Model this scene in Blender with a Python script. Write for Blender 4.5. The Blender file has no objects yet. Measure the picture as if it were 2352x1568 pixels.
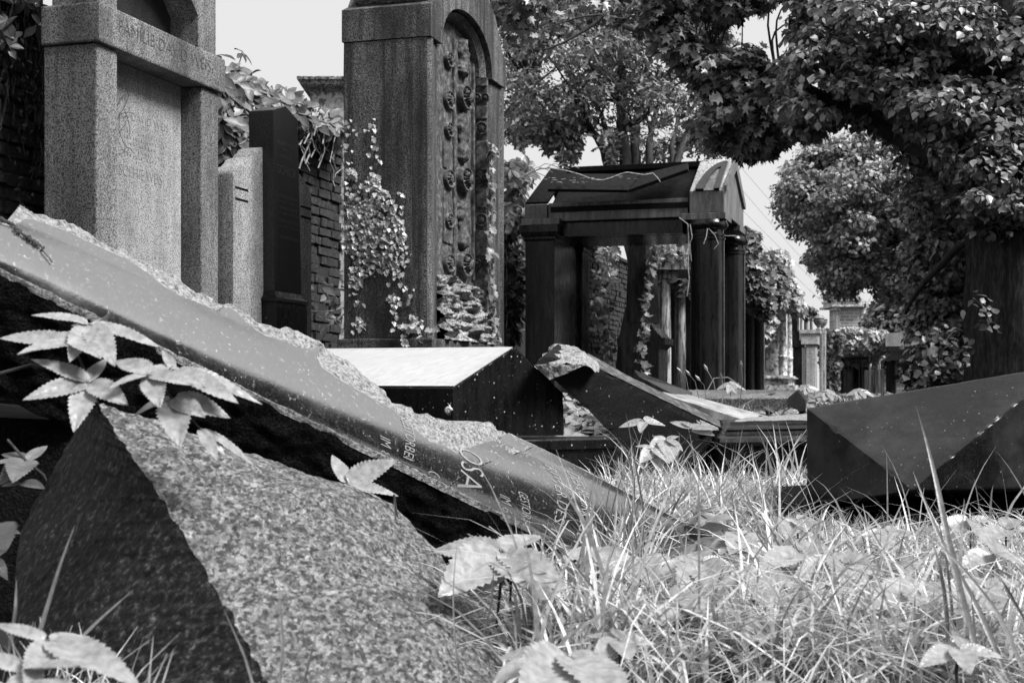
import bpy, bmesh, math, random
import numpy as np
from mathutils import Vector, Matrix, noise
random.seed(7)
rng = np.random.default_rng(7)
C = bpy.context.scene.collection
SC = bpy.context.scene
# ---------------------------------------------------------------- camera geometry
F = 3267.0; CX = 1176.0; HY = 900.0; CZ = 0.5
A = math.atan(0.298); CA, SA = math.cos(A), math.sin(A)
def U(x, y, d):
    return Vector(((x-CX)/F*d, d, CZ+(HY-y)/F*d))
def proj(p):
    return (CX+F*p[0]/p[1], HY-F*(p[2]-CZ)/p[1])
def R(c, t, z):                       # grave-row frame: c across (towards the path), t along the row
    return Vector((c*CA+t*SA, -c*SA+t*CA, z))
def t_at(x, c):                       # t of the point seen at column x on the row plane c
    q = (x-CX)/F; Y = c/(q*CA-SA); return Y*q*SA+Y*CA
def Y_at(x, c):
    q = (x-CX)/F; return c/(q*CA-SA)
def c_at(x, t):
    q = (x-CX)/F; Y = t/(q*SA+CA); return Y*q*CA-Y*SA
def z_at(y, Y): return CZ+(HY-y)/F*Y
def Yct(c, t): return -c*SA+t*CA
def sstep(a, b, x):
    x = min(1, max(0, (x-a)/(b-a))); return x*x*(3-2*x)
def ground_h(x, y):
    h = 0.42*sstep(7.3, 10.6, y - 0.25*min(0, x)) + 0.02*noise.noise(Vector((x*1.3, y*1.3, 0)))
    h -= .07*math.exp(-((x-.5)**2+(y-4.2)**2)/.2)
    return h
# ---------------------------------------------------------------- object helpers
WL = {}
def wloc(o): return WL.get(o.name, Vector((0, 0, 0)))
def tag(o, label=None, cat=None, group=None, kind=None):
    if label: o['label'] = label
    if cat: o['category'] = cat
    if group: o['group'] = group
    if kind: o['kind'] = kind
    return o
def thing(name, loc, label, cat, group=None):
    o = bpy.data.objects.new(name, None); C.objects.link(o); o.location = loc
    o.empty_display_size = 0.1
    WL[o.name] = Vector(loc); return tag(o, label, cat, group)
def link_mesh(name, me, mat, parent, org):
    o = bpy.data.objects.new(name, me); C.objects.link(o)
    if parent is not None:
        o.parent = parent; o.location = org - wloc(parent)
    else: o.location = org
    WL[o.name] = Vector(org)
    if mat is not None: me.materials.append(mat)
    return o
class MB:
    def __init__(s): s.bm = bmesh.new()
    def vs(s, pts): return [s.bm.verts.new(p) for p in pts]
    def hexa(s, P, bevel=0):          # P: 8 points bottom 4 ccw, top 4 ccw
        b2 = bmesh.new() if bevel else s.bm
        v = [b2.verts.new(p) for p in P]
        for f in ((3,2,1,0),(4,5,6,7),(0,1,5,4),(1,2,6,5),(2,3,7,6),(3,0,4,7)):
            b2.faces.new([v[i] for i in f])
        if bevel: s._bev(b2, bevel)
        return s
    def _bev(s, b2, w, seg=2):
        bmesh.ops.recalc_face_normals(b2, faces=b2.faces)
        es = [e for e in b2.edges if len(e.link_faces) == 2 and e.calc_face_angle(0) > 0.35]
        bmesh.ops.bevel(b2, geom=es, offset=w, segments=seg, profile=0.6, affect='EDGES', clamp_overlap=True)
        me = bpy.data.meshes.new('tmp'); b2.to_mesh(me); b2.free(); s.bm.from_mesh(me); bpy.data.meshes.remove(me)
    def rbox(s, c0, c1, t0, t1, z0, z1, bevel=0, fr=R):
        return s.hexa([fr(c0,t0,z0), fr(c1,t0,z0), fr(c1,t1,z0), fr(c0,t1,z0), fr(c0,t0,z1), fr(c1,t0,z1), fr(c1,t1,z1), fr(c0,t1,z1)], bevel)
    def rings(s, rings, close=True, cap=True, bevel=0):   # list of point rings, same count
        b2 = bmesh.new() if bevel else s.bm
        vv = [[b2.verts.new(p) for p in r] for r in rings]
        n = len(vv[0])
        for a, b in zip(vv, vv[1:]):
            for i in range(n if close else n-1):
                j = (i+1) % n
                b2.faces.new((a[i], a[j], b[j], b[i]))
        if cap: b2.faces.new(vv[0][::-1]); b2.faces.new(vv[-1])
        if bevel: s._bev(b2, bevel)
        return s
    def prism(s, poly, f0, f1, bevel=0):  # poly list of 2d pts, f0,f1 map 2d->3d
        return s.rings([[f0(*p) for p in poly], [f1(*p) for p in poly]], bevel=bevel)
    def lathe(s, prof, fr, seg=32, flute=None):  # prof [(r,z)], fr(a,b,z)->pt
        rr = []
        for r, z in prof:
            ring = []
            for i in range(seg):
                an = 2*math.pi*i/seg
                k = r*(1-(0.05*abs(math.sin(an*flute/2)) if flute else 0))
                ring.append(fr(k*math.cos(an), k*math.sin(an), z))
            rr.append(ring)
        return s.rings(rr)
    def tube(s, pts, rad, seg=6):
        pts = [Vector(p) for p in pts]; n = len(pts)
        if not hasattr(rad, '__len__'): rad = [rad]*n
        rr = []
        for i, p in enumerate(pts):
            d = (pts[min(i+1, n-1)]-pts[max(i-1, 0)]).normalized()
            a = d.orthogonal().normalized() if i == 0 else (a-d*a.dot(d)).normalized()
            b = d.cross(a)
            rr.append([p+a*rad[i]*math.cos(2*math.pi*k/seg)+b*rad[i]*math.sin(2*math.pi*k/seg) for k in range(seg)])
        return s.rings(rr)
    def grid(s, fn, nu, nv):
        v = [[s.bm.verts.new(fn(i/nu, j/nv)) for j in range(nv+1)] for i in range(nu+1)]
        for i in range(nu):
            for j in range(nv): s.bm.faces.new((v[i][j], v[i+1][j], v[i+1][j+1], v[i][j+1]))
        return s
    def rough(s, amp, scale, cuts=0, seed=0):
        if cuts: bmesh.ops.subdivide_edges(s.bm, edges=s.bm.edges, cuts=cuts, use_grid_fill=True)
        s.bm.normal_update()
        off = Vector((seed*3.1, seed*1.7, seed))
        dd = []
        for v in s.bm.verts:
            q = v.co*scale+off
            dd.append(v.co+v.normal*amp*(noise.fractal(q, 1.0, 2.1, 4)))
        for v, d in zip(s.bm.verts, dd): v.co = d
        return s
    def weather(s, cuts=40, wear=.012, amp=.0015, freq=22):
        """subdivide and wear the arrises: chips along every sharp edge"""
        bmesh.ops.recalc_face_normals(s.bm, faces=s.bm.faces)
        E = [(e.verts[0].co.copy(), e.verts[1].co.copy(), sum((f.normal for f in e.link_faces), Vector()).normalized()) for e in s.bm.edges if len(e.link_faces) == 2 and e.calc_face_angle(0) > .3]
        bmesh.ops.triangulate(s.bm, faces=[f for f in s.bm.faces if len(f.verts) > 4])
        bmesh.ops.subdivide_edges(s.bm, edges=s.bm.edges, cuts=cuts, use_grid_fill=True); s.bm.normal_update()
        for v in s.bm.verts:
            p = v.co; d = Vector()
            for a, b, n in E:
                ab = b-a; t = max(0, min(1, (p-a).dot(ab)/max(1e-9, ab.length_squared))); q = (p-a-ab*t).length
                k = wear*(.25+1.6*max(0, noise.fractal(Vector((p.x*freq, p.y*freq, p.z*freq)), 1, 2, 4)))
                if q < k: d -= n*(k-q)*.55
            v.co = p+d+v.normal*amp*noise.fractal(p*9, 1, 2, 3)
        return s
    def build(s, name, mat, parent=None, org=None, smooth=False, label=None, recalc=True):
        if recalc: bmesh.ops.recalc_face_normals(s.bm, faces=s.bm.faces)
        if org is None:
            lo = Vector((1e9,)*3); hi = Vector((-1e9,)*3)
            for v in s.bm.verts:
                for k in range(3): lo[k] = min(lo[k], v.co[k]); hi[k] = max(hi[k], v.co[k])
            org = Vector(((lo.x+hi.x)/2, (lo.y+hi.y)/2, lo.z))
        org = Vector(org)
        bmesh.ops.translate(s.bm, verts=s.bm.verts, vec=-org)
        me = bpy.data.meshes.new(name); s.bm.to_mesh(me); s.bm.free()
        if smooth is True: me.shade_smooth()
        elif smooth:
            me.shade_smooth(); me.set_sharp_from_angle(angle=math.radians(smooth))
        o = link_mesh(name, me, mat, parent, org)
        if label: o['label'] = label
        return o
def np_mesh(name, V, Fc, mat, parent=None, org=None, smooth=False, k=None):
    """V (N,3) array, Fc list of arrays of faces (each (M,k))"""
    V = np.asarray(V, dtype=np.float64)
    if org is None:
        org = Vector((float(V[:, 0].mean()), float(V[:, 1].mean()), float(V[:, 2].min())))
    org = Vector(org)
    V = V-np.array(org)
    me = bpy.data.meshes.new(name)
    if not isinstance(Fc, list): Fc = [Fc]
    me.vertices.add(len(V)); me.vertices.foreach_set('co', V.astype(np.float32).ravel())
    nl = sum(f.size for f in Fc); nf = sum(len(f) for f in Fc)
    me.loops.add(nl); me.polygons.add(nf)
    me.loops.foreach_set('vertex_index', np.concatenate([f.ravel() for f in Fc]).astype(np.int32))
    cnt = np.concatenate([np.full(len(f), f.shape[1]) for f in Fc]); st = np.concatenate([[0], np.cumsum(cnt)[:-1]])
    me.polygons.foreach_set('loop_start', st.astype(np.int32))
    me.update(calc_edges=True); me.validate()
    if smooth: me.shade_smooth()
    return link_mesh(name, me, mat, parent, org)
def scatter(P, Nrm, up, size, tv, tf):
    """instances of template verts tv (k,3: x right, y along, z normal) at P oriented with y=up dir, z=normal"""
    N = Nrm/np.linalg.norm(Nrm, axis=1, keepdims=True)
    Yv = up-(up*N).sum(1, keepdims=True)*N; Yv /= np.linalg.norm(Yv, axis=1, keepdims=True)+1e-9
    Xv = np.cross(Yv, N)
    s = size[:, None, None]
    V = P[:, None, :]+s*(tv[None, :, 0:1]*Xv[:, None, :]+tv[None, :, 1:2]*Yv[:, None, :]+tv[None, :, 2:3]*N[:, None, :])
    k = len(tv); n = len(P)
    Fc = [(np.asarray(f)[None]+ (np.arange(n)*k)[:, None, None]).reshape(-1, np.asarray(f).shape[1]) for f in tf]
    return V.reshape(-1, 3), Fc
# leaf templates
T_DIA = (np.array([(0,0,0),(.38,.5,.08),(0,1,0),(-.38,.5,.08)],float), [np.array([(0,1,2,3)])])
T_LIN = (np.array([(0,0,0),(.36,.18,.06),(.46,.5,.08),(.2,.85,.0),(0,1.1,-.12),(-.2,.85,.0),(-.46,.5,.08),(-.36,.18,.06),(0,.5,-.03)],float),
         [np.array([(8,0,1),(8,1,2),(8,2,3),(8,3,4),(8,4,5),(8,5,6),(8,6,7),(8,7,0)])])
T_IVY = (np.array([(0,0,0),(.3,-.08,.05),(.55,.3,.1),(.3,.42,.03),(.34,.75,.06),(.12,.75,0),(0,1.05,-.06),(-.12,.75,0),(-.34,.75,.06),(-.3,.42,.03),(-.55,.3,.1),(-.3,-.08,.05),(0,.4,-.04)],float),
         [np.array([(12,i,(i+1) % 12) for i in range(12)])])
T_MAP = (np.array([(0,0,0),(.25,-.02,.05),(.62,.2,.1),(.36,.34,.04),(.62,.72,.05),(.22,.62,0),(0,1.1,-.1),(-.22,.62,0),(-.62,.72,.05),(-.36,.34,.04),(-.62,.2,.1),(-.25,-.02,.05),(0,.35,-.05)],float),
         [np.array([(12,i,(i+1) % 12) for i in range(12)])])
T_NDL = (np.array([(0,0,0),(.09,.3,.02),(.26,.45,.05),(.08,.6,0),(.2,.85,.04),(0,1.1,-.05),(-.2,.85,.04),(-.08,.6,0),(-.26,.45,.05),(-.09,.3,.02)],float),
         [np.array([(0,1,3,7),(0,7,9,9)])[:1], np.array([(1,2,3),(0,7,9),(7,8,9),(3,4,5),(5,6,7),(3,5,7)])])
# ---------------------------------------------------------------- materials
def G(v): return (v, v, v, 1)
class NT:
    def __init__(s, name):
        s.m = bpy.data.materials.new(name); s.m.use_nodes = True; s.t = s.m.node_tree; s.n = s.t.nodes; s.l = s.t.links
        s.b = s.n['Principled BSDF']; s.tc = s.n.new('ShaderNodeTexCoord')
    def mp(s, scale, rot=(0,0,0)):
        m = s.n.new('ShaderNodeMapping'); m.inputs['Scale'].default_value = scale if hasattr(scale, '__len__') else (scale,)*3
        m.inputs['Rotation'].default_value = rot
        s.l.new(s.tc.outputs['Object'], m.inputs[0]); return m.outputs[0]
    def noise(s, scale, detail=4, rough=.6, map=None):
        n = s.n.new('ShaderNodeTexNoise'); n.inputs['Scale'].default_value = scale; n.inputs['Detail'].default_value = detail; n.inputs['Roughness'].default_value = rough
        s.l.new(map if map else s.tc.outputs['Object'], n.inputs['Vector']); return n.outputs['Fac']
    def voro(s, scale, map=None, out='Color', feat='F1'):
        n = s.n.new('ShaderNodeTexVoronoi'); n.feature = feat; n.inputs['Scale'].default_value = scale
        s.l.new(map if map else s.tc.outputs['Object'], n.inputs['Vector']); return n.outputs[out]
    def ramp(s, f, stops, interp='LINEAR'):
        r = s.n.new('ShaderNodeValToRGB'); r.color_ramp.interpolation = interp
        e = r.color_ramp.elements
        while len(e) < len(stops): e.new(.5)
        for i, (p, v) in enumerate(stops): e[i].position = p; e[i].color = G(v)
        s.l.new(f, r.inputs[0]); return r.outputs[0]
    def mix(s, a, b, f, mode='MIX'):
        m = s.n.new('ShaderNodeMix'); m.data_type = 'RGBA'; m.blend_type = mode
        for sock, v in ((m.inputs[6], a), (m.inputs[7], b)):
            if isinstance(v, (int, float)): sock.default_value = G(v)
            else: s.l.new(v, sock)
        if isinstance(f, (int, float)): m.inputs[0].default_value = f
        else: s.l.new(f, m.inputs[0])
        return m.outputs[2]
    def bump(s, h, strength=.5, dist=.01):
        b = s.n.new('ShaderNodeBump'); b.inputs['Strength'].default_value = strength; b.inputs['Distance'].default_value = dist
        s.l.new(h, b.inputs['Height']); s.l.new(b.outputs[0], s.b.inputs['Normal'])
    def fin(s, col, rough=.7, ior=1.5, coat=0, spec=.5):
        if isinstance(col, (int, float)): s.b.inputs['Base Color'].default_value = G(col)
        else: s.l.new(col, s.b.inputs['Base Color'])
        if isinstance(rough, (int, float)): s.b.inputs['Roughness'].default_value = rough
        else: s.l.new(rough, s.b.inputs['Roughness'])
        s.b.inputs['IOR'].default_value = ior; s.b.inputs['Coat Weight'].default_value = coat
        s.b.inputs['Coat Roughness'].default_value = .1; s.b.inputs['Specular IOR Level'].default_value = spec
        return s.m
def granite(name, lo, hi, scale=150, stain=.5, streak=True, bump=.35, rough=.75):
    t = NT(name)
    sp = t.ramp(t.noise(scale, 2, .7), [(.40, lo*.3), (.5, (lo+hi)/2), (.61, hi*1.1)])
    st = t.noise(1.6, 6, .65, t.mp((1, 1, .28)) if streak else None)
    dk = t.ramp(st, [(.36, 1-stain), (.58, 1.0)])
    c = t.mix(sp, dk, 1.0, 'MULTIPLY')
    if streak:
        nr = t.ramp(t.noise(1.0, 8, .75, t.mp((11, 11, .4))), [(.40, 1-stain), (.55, 1.0)]); c = t.mix(c, nr, .9 if 'sand' in name else .5, 'MULTIPLY')
    pat = t.ramp(t.noise(4.5, 8, .75), [(.50, 0), (.70, .55)])
    c = t.mix(c, lo*.35, pat)
    t.bump(t.noise(scale*.7, 3, .6), bump, .004)
    return t.fin(c, rough)
def polished(name, base=.012, rough=.16, speck=.4, dirt=.05, streak=True, ior=1.5, scale=1.0, spec=.5):
    t = NT(name)
    v = t.noise(140*scale, 2, .7)
    c = t.ramp(v, [(.4, base*.5), (.6, base*1.8)])
    if speck:
        s1 = t.ramp(t.voro(42*scale, out='Distance'), [(.10, speck), (.18, 0)])
        m1 = t.ramp(t.noise(11, 4, .7), [(.47, .0), (.58, 1)])
        c = t.mix(c, s1, t.mix(s1, m1, 1.0, 'MULTIPLY'))
        c = t.mix(c, speck*.5, t.ramp(t.noise(120*scale, 4, .8), [(.63, 0), (.72, .5)]))
    d = t.ramp(t.noise(3.0, 7, .7, t.mp((5, 5, .7)) if streak else None), [(.45, 0), (.75, 1)])
    c = t.mix(c, dirt, d)
    r = t.ramp(t.noise(6, 6, .7, t.mp((3, 3, .6)) if streak else None), [(.35, rough), (.75, rough+.3)])
    t.bump(t.noise(90, 3, .6), .06, .002)
    return t.fin(c, r, ior, spec=spec)
MT = {}
MT['granite'] = granite('grey_granite', .12, .32, 105, .65)
MT['granite_panel'] = granite('grey_granite_panel', .3, .44, 130, .35, bump=.2)
MT['granite_wing'] = granite('pale_granite', .28, .55, 110, .45)
MT['granite_dark'] = granite('dark_granite', .006, .04, 140, .4, bump=.2, rough=.45)
MT['sandstone'] = granite('weathered_sandstone', .04, .26, 115, .85, bump=.9)
MT['sandstone_pale'] = granite('pale_sandstone', .2, .45, 60, .6, bump=.8)
MT['plaster'] = granite('pale_plaster', .5, .8, 14, .5, bump=.6)
MT['black'] = polished('black_polished_stone', .005, .14, .25, .018)
MT['black_wet'] = polished('black_stone_with_rain_streaks', .004, .2, .8, .014, spec=.3, scale=.7)
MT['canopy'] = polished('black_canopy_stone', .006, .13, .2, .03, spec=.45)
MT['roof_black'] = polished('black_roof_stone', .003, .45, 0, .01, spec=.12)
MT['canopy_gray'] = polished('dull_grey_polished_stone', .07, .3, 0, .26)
MT['slope'] = granite('sky_sheen_slope_stone', .3, .55, 60, .3)  # pale colour painted for the sky's reflection on the pediment slope
MT['facet'] = polished('speckled_dark_stone', .005, .28, .4, .04, streak=False, spec=.38)
MT['pale_top'] = None
def _m():
    t = NT('pale_grained_stone')
    c = t.ramp(t.noise(5, 6, .7, t.mp((1, 9, 9), (0, 0, .6))), [(.3, .46), (.7, .64)]); c = t.mix(c, .2, t.ramp(t.noise(9, 8, .8), [(.6, 0), (.75, .6)]))
    t.bump(t.noise(60, 4, .6, t.mp((1, 9, 9), (0, 0, .6))), .3, .002)
    MT['pale_top'] = t.fin(c, .35)
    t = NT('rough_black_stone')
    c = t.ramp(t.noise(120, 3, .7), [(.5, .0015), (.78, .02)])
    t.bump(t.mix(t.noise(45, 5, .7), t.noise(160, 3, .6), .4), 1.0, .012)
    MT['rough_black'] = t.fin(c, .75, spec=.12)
    t = NT('pitted_black_stone')
    s1 = t.ramp(t.voro(34, out='Distance'), [(.12, .8), (.2, 0)])
    m1 = t.ramp(t.noise(14, 3, .6), [(.58, 0), (.64, 1)])
    c = t.mix(t.ramp(t.noise(120, 3, .7), [(.4, .004), (.7, .014)]), .35, t.mix(s1, m1, 1.0, 'MULTIPLY'))
    t.bump(t.noise(70, 5, .7), .6, .006)
    MT['pitted'] = t.fin(c, .6, spec=.15)
    t = NT('polished_grey_granite_face')
    c = t.ramp(t.noise(220, 3, .8), [(.40, .004), (.56, .022), (.74, .16)])
    c = t.mix(c, .55, t.ramp(t.noise(70, 7, .8), [(.585, 0), (.65, .75)])); c = t.mix(c, .6, t.mix(t.ramp(t.voro(75, out='Distance'), [(.08, .8), (.16, 0)]), t.ramp(t.noise(9, 5, .7), [(.5, 0), (.6, 1)]), 1.0, 'MULTIPLY'))
    r = t.ramp(t.noise(9, 6, .7), [(.35, .14), (.7, .24)])
    t.bump(t.mix(t.noise(150, 4, .7), t.noise(22, 5, .7), .5), .16, .003)
    MT['slab_face'] = t.fin(c, r, 5.0)
    t = NT('broken_granite')
    c = t.ramp(t.noise(85, 4, .75), [(.36, .1), (.5, .34), (.68, .62)])
    t.bump(t.mix(t.noise(30, 6, .75), t.noise(120, 4, .7), .4), 1.0, .02)
    MT['broken'] = t.fin(c, .85)
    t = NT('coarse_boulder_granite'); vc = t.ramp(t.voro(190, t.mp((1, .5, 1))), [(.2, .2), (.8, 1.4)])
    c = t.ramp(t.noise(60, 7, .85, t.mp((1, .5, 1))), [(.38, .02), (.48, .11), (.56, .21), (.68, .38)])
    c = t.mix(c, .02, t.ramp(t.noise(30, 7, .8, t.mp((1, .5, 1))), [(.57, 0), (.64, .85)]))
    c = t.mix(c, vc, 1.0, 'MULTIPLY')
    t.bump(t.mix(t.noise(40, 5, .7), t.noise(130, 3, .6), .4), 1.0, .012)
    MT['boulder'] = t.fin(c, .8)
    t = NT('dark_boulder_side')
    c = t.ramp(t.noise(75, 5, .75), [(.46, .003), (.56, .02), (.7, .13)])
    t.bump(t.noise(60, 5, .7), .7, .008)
    MT['boulder_dark'] = t.fin(c, .7, spec=.2)  # boulder's shaded side painted dark; the small stone chunk shares this colour
    t = NT('brick')
    c = t.ramp(t.noise(22, 6, .75), [(.3, .006), (.55, .03), (.75, .12)])
    t.bump(t.noise(50, 5, .7), .9, .01)
    MT['brick'] = t.fin(c, .9)
    t = NT('mortar'); t.bump(t.noise(80, 4, .7), .8, .01)
    MT['mortar'] = t.fin(t.ramp(t.noise(30, 4, .7), [(.3, .006), (.7, .03)]), .95)
    for nm, lo, hi, rr, tr in (('leaf_light', .11, .40, .35, .2), ('leaf_ivy', .25, .62, .32, .15), ('leaf_tree', .03, .46, .34, .18), ('leaf_juniper', .06, .42, .5, .22), ('leaf_sun', .08, .55, .42, .2),  # leaf_sun: sunlit brightness put into the leaf colour
                           ('leaf_mid', .06, .26, .45, .2), ('leaf_creeper', .05, .3, .4, .2), ('leaf_dark', .02, .07, .4, .1), ('grass', .2, .95, .35, .18), ('leaf_bright', .22, .55, .33, .2), ('leaf_far', .12, .32, .5, .2)):
        t = NT(nm)
        gi = t.n.new('ShaderNodeNewGeometry')
        c = t.ramp(gi.outputs['Random Per Island'], [(0, lo), (1, hi)])
        c = t.mix(c, t.ramp(t.noise(60 if nm in ('leaf_light','grass','leaf_bright') else 18, 4, .6), [(.35, .62), (.65, 1.08)]), 1.0, 'MULTIPLY')
        MT[nm] = t.fin(c, rr)
        t.bump(t.noise(130, 3, .6), .25, .003)
        tl = t.n.new('ShaderNodeBsdfTranslucent'); t.l.new(c, tl.inputs[0]); ms = t.n.new('ShaderNodeMixShader'); ms.inputs[0].default_value = tr
        t.l.new(t.b.outputs[0], ms.inputs[1]); t.l.new(tl.outputs[0], ms.inputs[2]); t.l.new(ms.outputs[0], t.n['Material Output'].inputs[0])
    t = NT('bark')
    h = t.noise(30, 8, .8, t.mp((1, 1, .2)))
    c = t.ramp(h, [(.38, .008), (.5, .035), (.68, .14)]); t.bump(h, 1.0, .05)
    MT['bark'] = t.fin(c, .9)
    t = NT('bark_smooth'); c = t.ramp(t.noise(14, 6, .7, t.mp((1, 1, .25))), [(.35, .01), (.7, .06)]); t.bump(t.noise(40, 5, .7, t.mp((1, 1, .2))), .8, .01)
    MT['bark_smooth'] = t.fin(c, .85)
    t = NT('dry_stem'); MT['dry_stem'] = t.fin(t.ramp(t.noise(30, 3), [(.3, .12), (.7, .45)]), .7)
    t = NT('dark_stem'); MT['dark_stem'] = t.fin(t.ramp(t.noise(30, 3), [(.3, .01), (.7, .06)]), .7)
    t = NT('old_wood'); h = t.noise(30, 6, .75, t.mp((1, 1, .06))); t.bump(h, 1.0, .02)
    MT['wood'] = t.fin(t.ramp(h, [(.38, .02), (.5, .25), (.66, .6)]), .9)
    t = NT('letter_light'); MT['let_light'] = t.fin(.27, .7)
    t = NT('letter_dark'); MT['let_dark'] = t.fin(.04, .8)
    t = NT('letter_mid'); MT['let_mid'] = t.fin(.095, .8)
    t = NT('letter_faint'); MT['let_faint'] = t.fin(.24, .8)
    t = NT('marble'); c = t.ramp(t.noise(6, 7, .75, t.mp((3, 3, .4))), [(.42, .05), (.5, .3), (.62, .55)]); t.bump(t.noise(20, 4), .5, .01)
    MT['marble'] = t.fin(c, .6)
    t = NT('soil'); t.bump(t.noise(20, 6, .7), 1.0, .03)
    MT['soil'] = t.fin(t.ramp(t.noise(8, 6, .7), [(.3, .003), (.7, .015)]), .95)
    t = NT('cable'); MT['cable'] = t.fin(.3, .6)
    t = NT('relief_stone'); c = t.ramp(t.noise(22, 6, .75), [(.34, .012), (.5, .07), (.68, .27)]); t.bump(t.noise(70, 5, .7), .9, .01)
    MT['relief'] = t.fin(c, .85)
    t = NT('plate'); c = t.ramp(t.noise(10, 6, .7), [(.36, .16), (.6, .55)]); MT['plate'] = t.fin(c, .3, 1.7)  # pale range stands in for grazing sky sheen; noise breaks it into stains
    t = NT('shell'); MT['shell'] = t.fin(t.ramp(t.noise(300, 2), [(.3, .2), (.7, .6)]), .3)
    t = NT('far_brick')
    bt = t.n.new('ShaderNodeTexBrick'); bt.inputs['Scale'].default_value = 1; bt.inputs['Brick Width'].default_value = .6; bt.inputs['Row Height'].default_value = .22
    bt.inputs['Mortar Size'].default_value = .025; bt.inputs['Color1'].default_value = G(.2); bt.inputs['Color2'].default_value = G(.36); bt.inputs['Mortar'].default_value = G(.5)
    cx = t.n.new('ShaderNodeSeparateXYZ'); cb = t.n.new('ShaderNodeCombineXYZ'); t.l.new(t.tc.outputs['Object'], cx.inputs[0]); t.l.new(cx.outputs[0], cb.inputs[0]); t.l.new(cx.outputs[2], cb.inputs[1])
    t.l.new(cb.outputs[0], bt.inputs['Vector']); MT['far_brick'] = t.fin(bt.outputs[0], .9)
_m()
# ---------------------------------------------------------------- lettering
_tc = {}
def glyphs(txt, shear=0.0, thin=-0.012):
    k = (txt, shear, thin)
    if k not in _tc:
        cu = bpy.data.curves.new('txt', 'FONT'); cu.body = txt; cu.shear = shear; cu.offset = thin; cu.resolution_u = 3
        o = bpy.data.objects.new('txt', cu); C.objects.link(o)
        bpy.context.view_layer.update()
        me = bpy.data.meshes.new_from_object(o.evaluated_get(bpy.context.evaluated_depsgraph_get()))
        vs = [(v.co.x, v.co.y) for v in me.vertices]; fs = [tuple(p.vertices) for p in me.polygons]
        bpy.data.objects.remove(o); bpy.data.curves.remove(cu); bpy.data.meshes.remove(me)
        x0 = min(v[0] for v in vs); x1 = max(v[0] for v in vs); y0 = 0; y1 = max(v[1] for v in vs)
        _tc[k] = ([((x-x0)/(x1-x0), (y-y0)/(y1-y0)) for x, y in vs], fs)
    return _tc[k]
def lettering(lines, name, mat, parent, shear=0.0, thin=-0.012):
    """lines: list of (text, fn(s,h)->Vector) merged into one part"""
    mb = MB()
    for txt, fn in lines:
        vs, fs = glyphs(txt, shear, thin)
        pp = [fn(s, h) for s, h in vs]; vv = [mb.bm.verts.new(p) if p is not None else None for p in pp]
        for f in fs:
            if any(vv[i] is None for i in f): continue
            try: mb.bm.faces.new([vv[i] for i in f])
            except ValueError: pass
        for v in vv:
            if v is not None and not v.link_faces: mb.bm.verts.remove(v)
    return mb.build(name, mat, parent, recalc=False)
# ================================================================ world, light, camera
SUN_EL, SUN_AZ = math.radians(50), math.radians(116)   # azimuth clockwise from +Y
w = bpy.data.worlds.new("World"); SC.world = w; w.use_nodes = True
nt = w.node_tree; bg = nt.nodes['Background']
sky = nt.nodes.new('ShaderNodeTexSky'); sky.sky_type = 'NISHITA'; sky.sun_disc = False
sky.sun_elevation = SUN_EL; sky.sun_rotation = SUN_AZ; sky.air_density = 1; sky.dust_density = 6; sky.ozone_density = 1
bw = nt.nodes.new('ShaderNodeRGBToBW'); nt.links.new(sky.outputs[0], bw.inputs[0])
mx = nt.nodes.new('ShaderNodeMix'); mx.data_type = 'RGBA'; mx.inputs[0].default_value = .86
nt.links.new(bw.outputs[0], mx.inputs[6]); mx.inputs[7].default_value = (9, 9, 9, 1)   # a closed pale cloud cover over the clear sky
nt.links.new(mx.outputs[2], bg.inputs[0]); bg.inputs[1].default_value = .065
sl = bpy.data.lights.new('sun', 'SUN'); sl.energy = 4.0; sl.angle = math.radians(20); sl.color = (1, 1, 1)
so = bpy.data.objects.new('sun', sl); C.objects.link(so)
sd = Vector((math.sin(SUN_AZ)*math.cos(SUN_EL), math.cos(SUN_AZ)*math.cos(SUN_EL), math.sin(SUN_EL)))
so.rotation_euler = (-sd).to_track_quat('-Z', 'Y').to_euler(); so.location = (4, -4, 8)
SC.view_settings.view_transform = 'Standard'; SC.view_settings.look = 'None'; SC.view_settings.exposure = .65; SC.view_settings.gamma = 1
cam = bpy.data.cameras.new('camera'); co = bpy.data.objects.new('camera', cam); C.objects.link(co); SC.camera = co
co.location = (0, 0, CZ); co.rotation_euler = (math.pi/2, 0, 0)
cam.sensor_width = 36; cam.lens = 36*F/2352; cam.shift_y = (HY-784)/2352; cam.clip_start = .05; cam.clip_end = 1000
cam.dof.use_dof = True; cam.dof.focus_distance = 5.2; cam.dof.aperture_fstop = 13.0
SC.cycles.max_bounces = 6; SC.cycles.transparent_max_bounces = 4
# ================================================================ ground
mb = MB()
xs = np.concatenate([-np.geomspace(400, 6, 16), np.linspace(-5.5, 5.5, 45), np.geomspace(6, 400, 16)])
ys = np.concatenate([[-60, -20, -6, -2], np.linspace(0, 14, 60), np.geomspace(15, 600, 22)])
VV = [[mb.bm.verts.new((x, y, ground_h(x, y))) for y in ys] for x in xs]
for i in range(len(xs)-1):
    for j in range(len(ys)-1): mb.bm.faces.new((VV[i][j], VV[i+1][j], VV[i+1][j+1], VV[i][j+1]))
tag(mb.build('ground', MT['soil'], smooth=True, org=(0, 0, 0)), kind='structure', label='earth under the grass between the graves')
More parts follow.
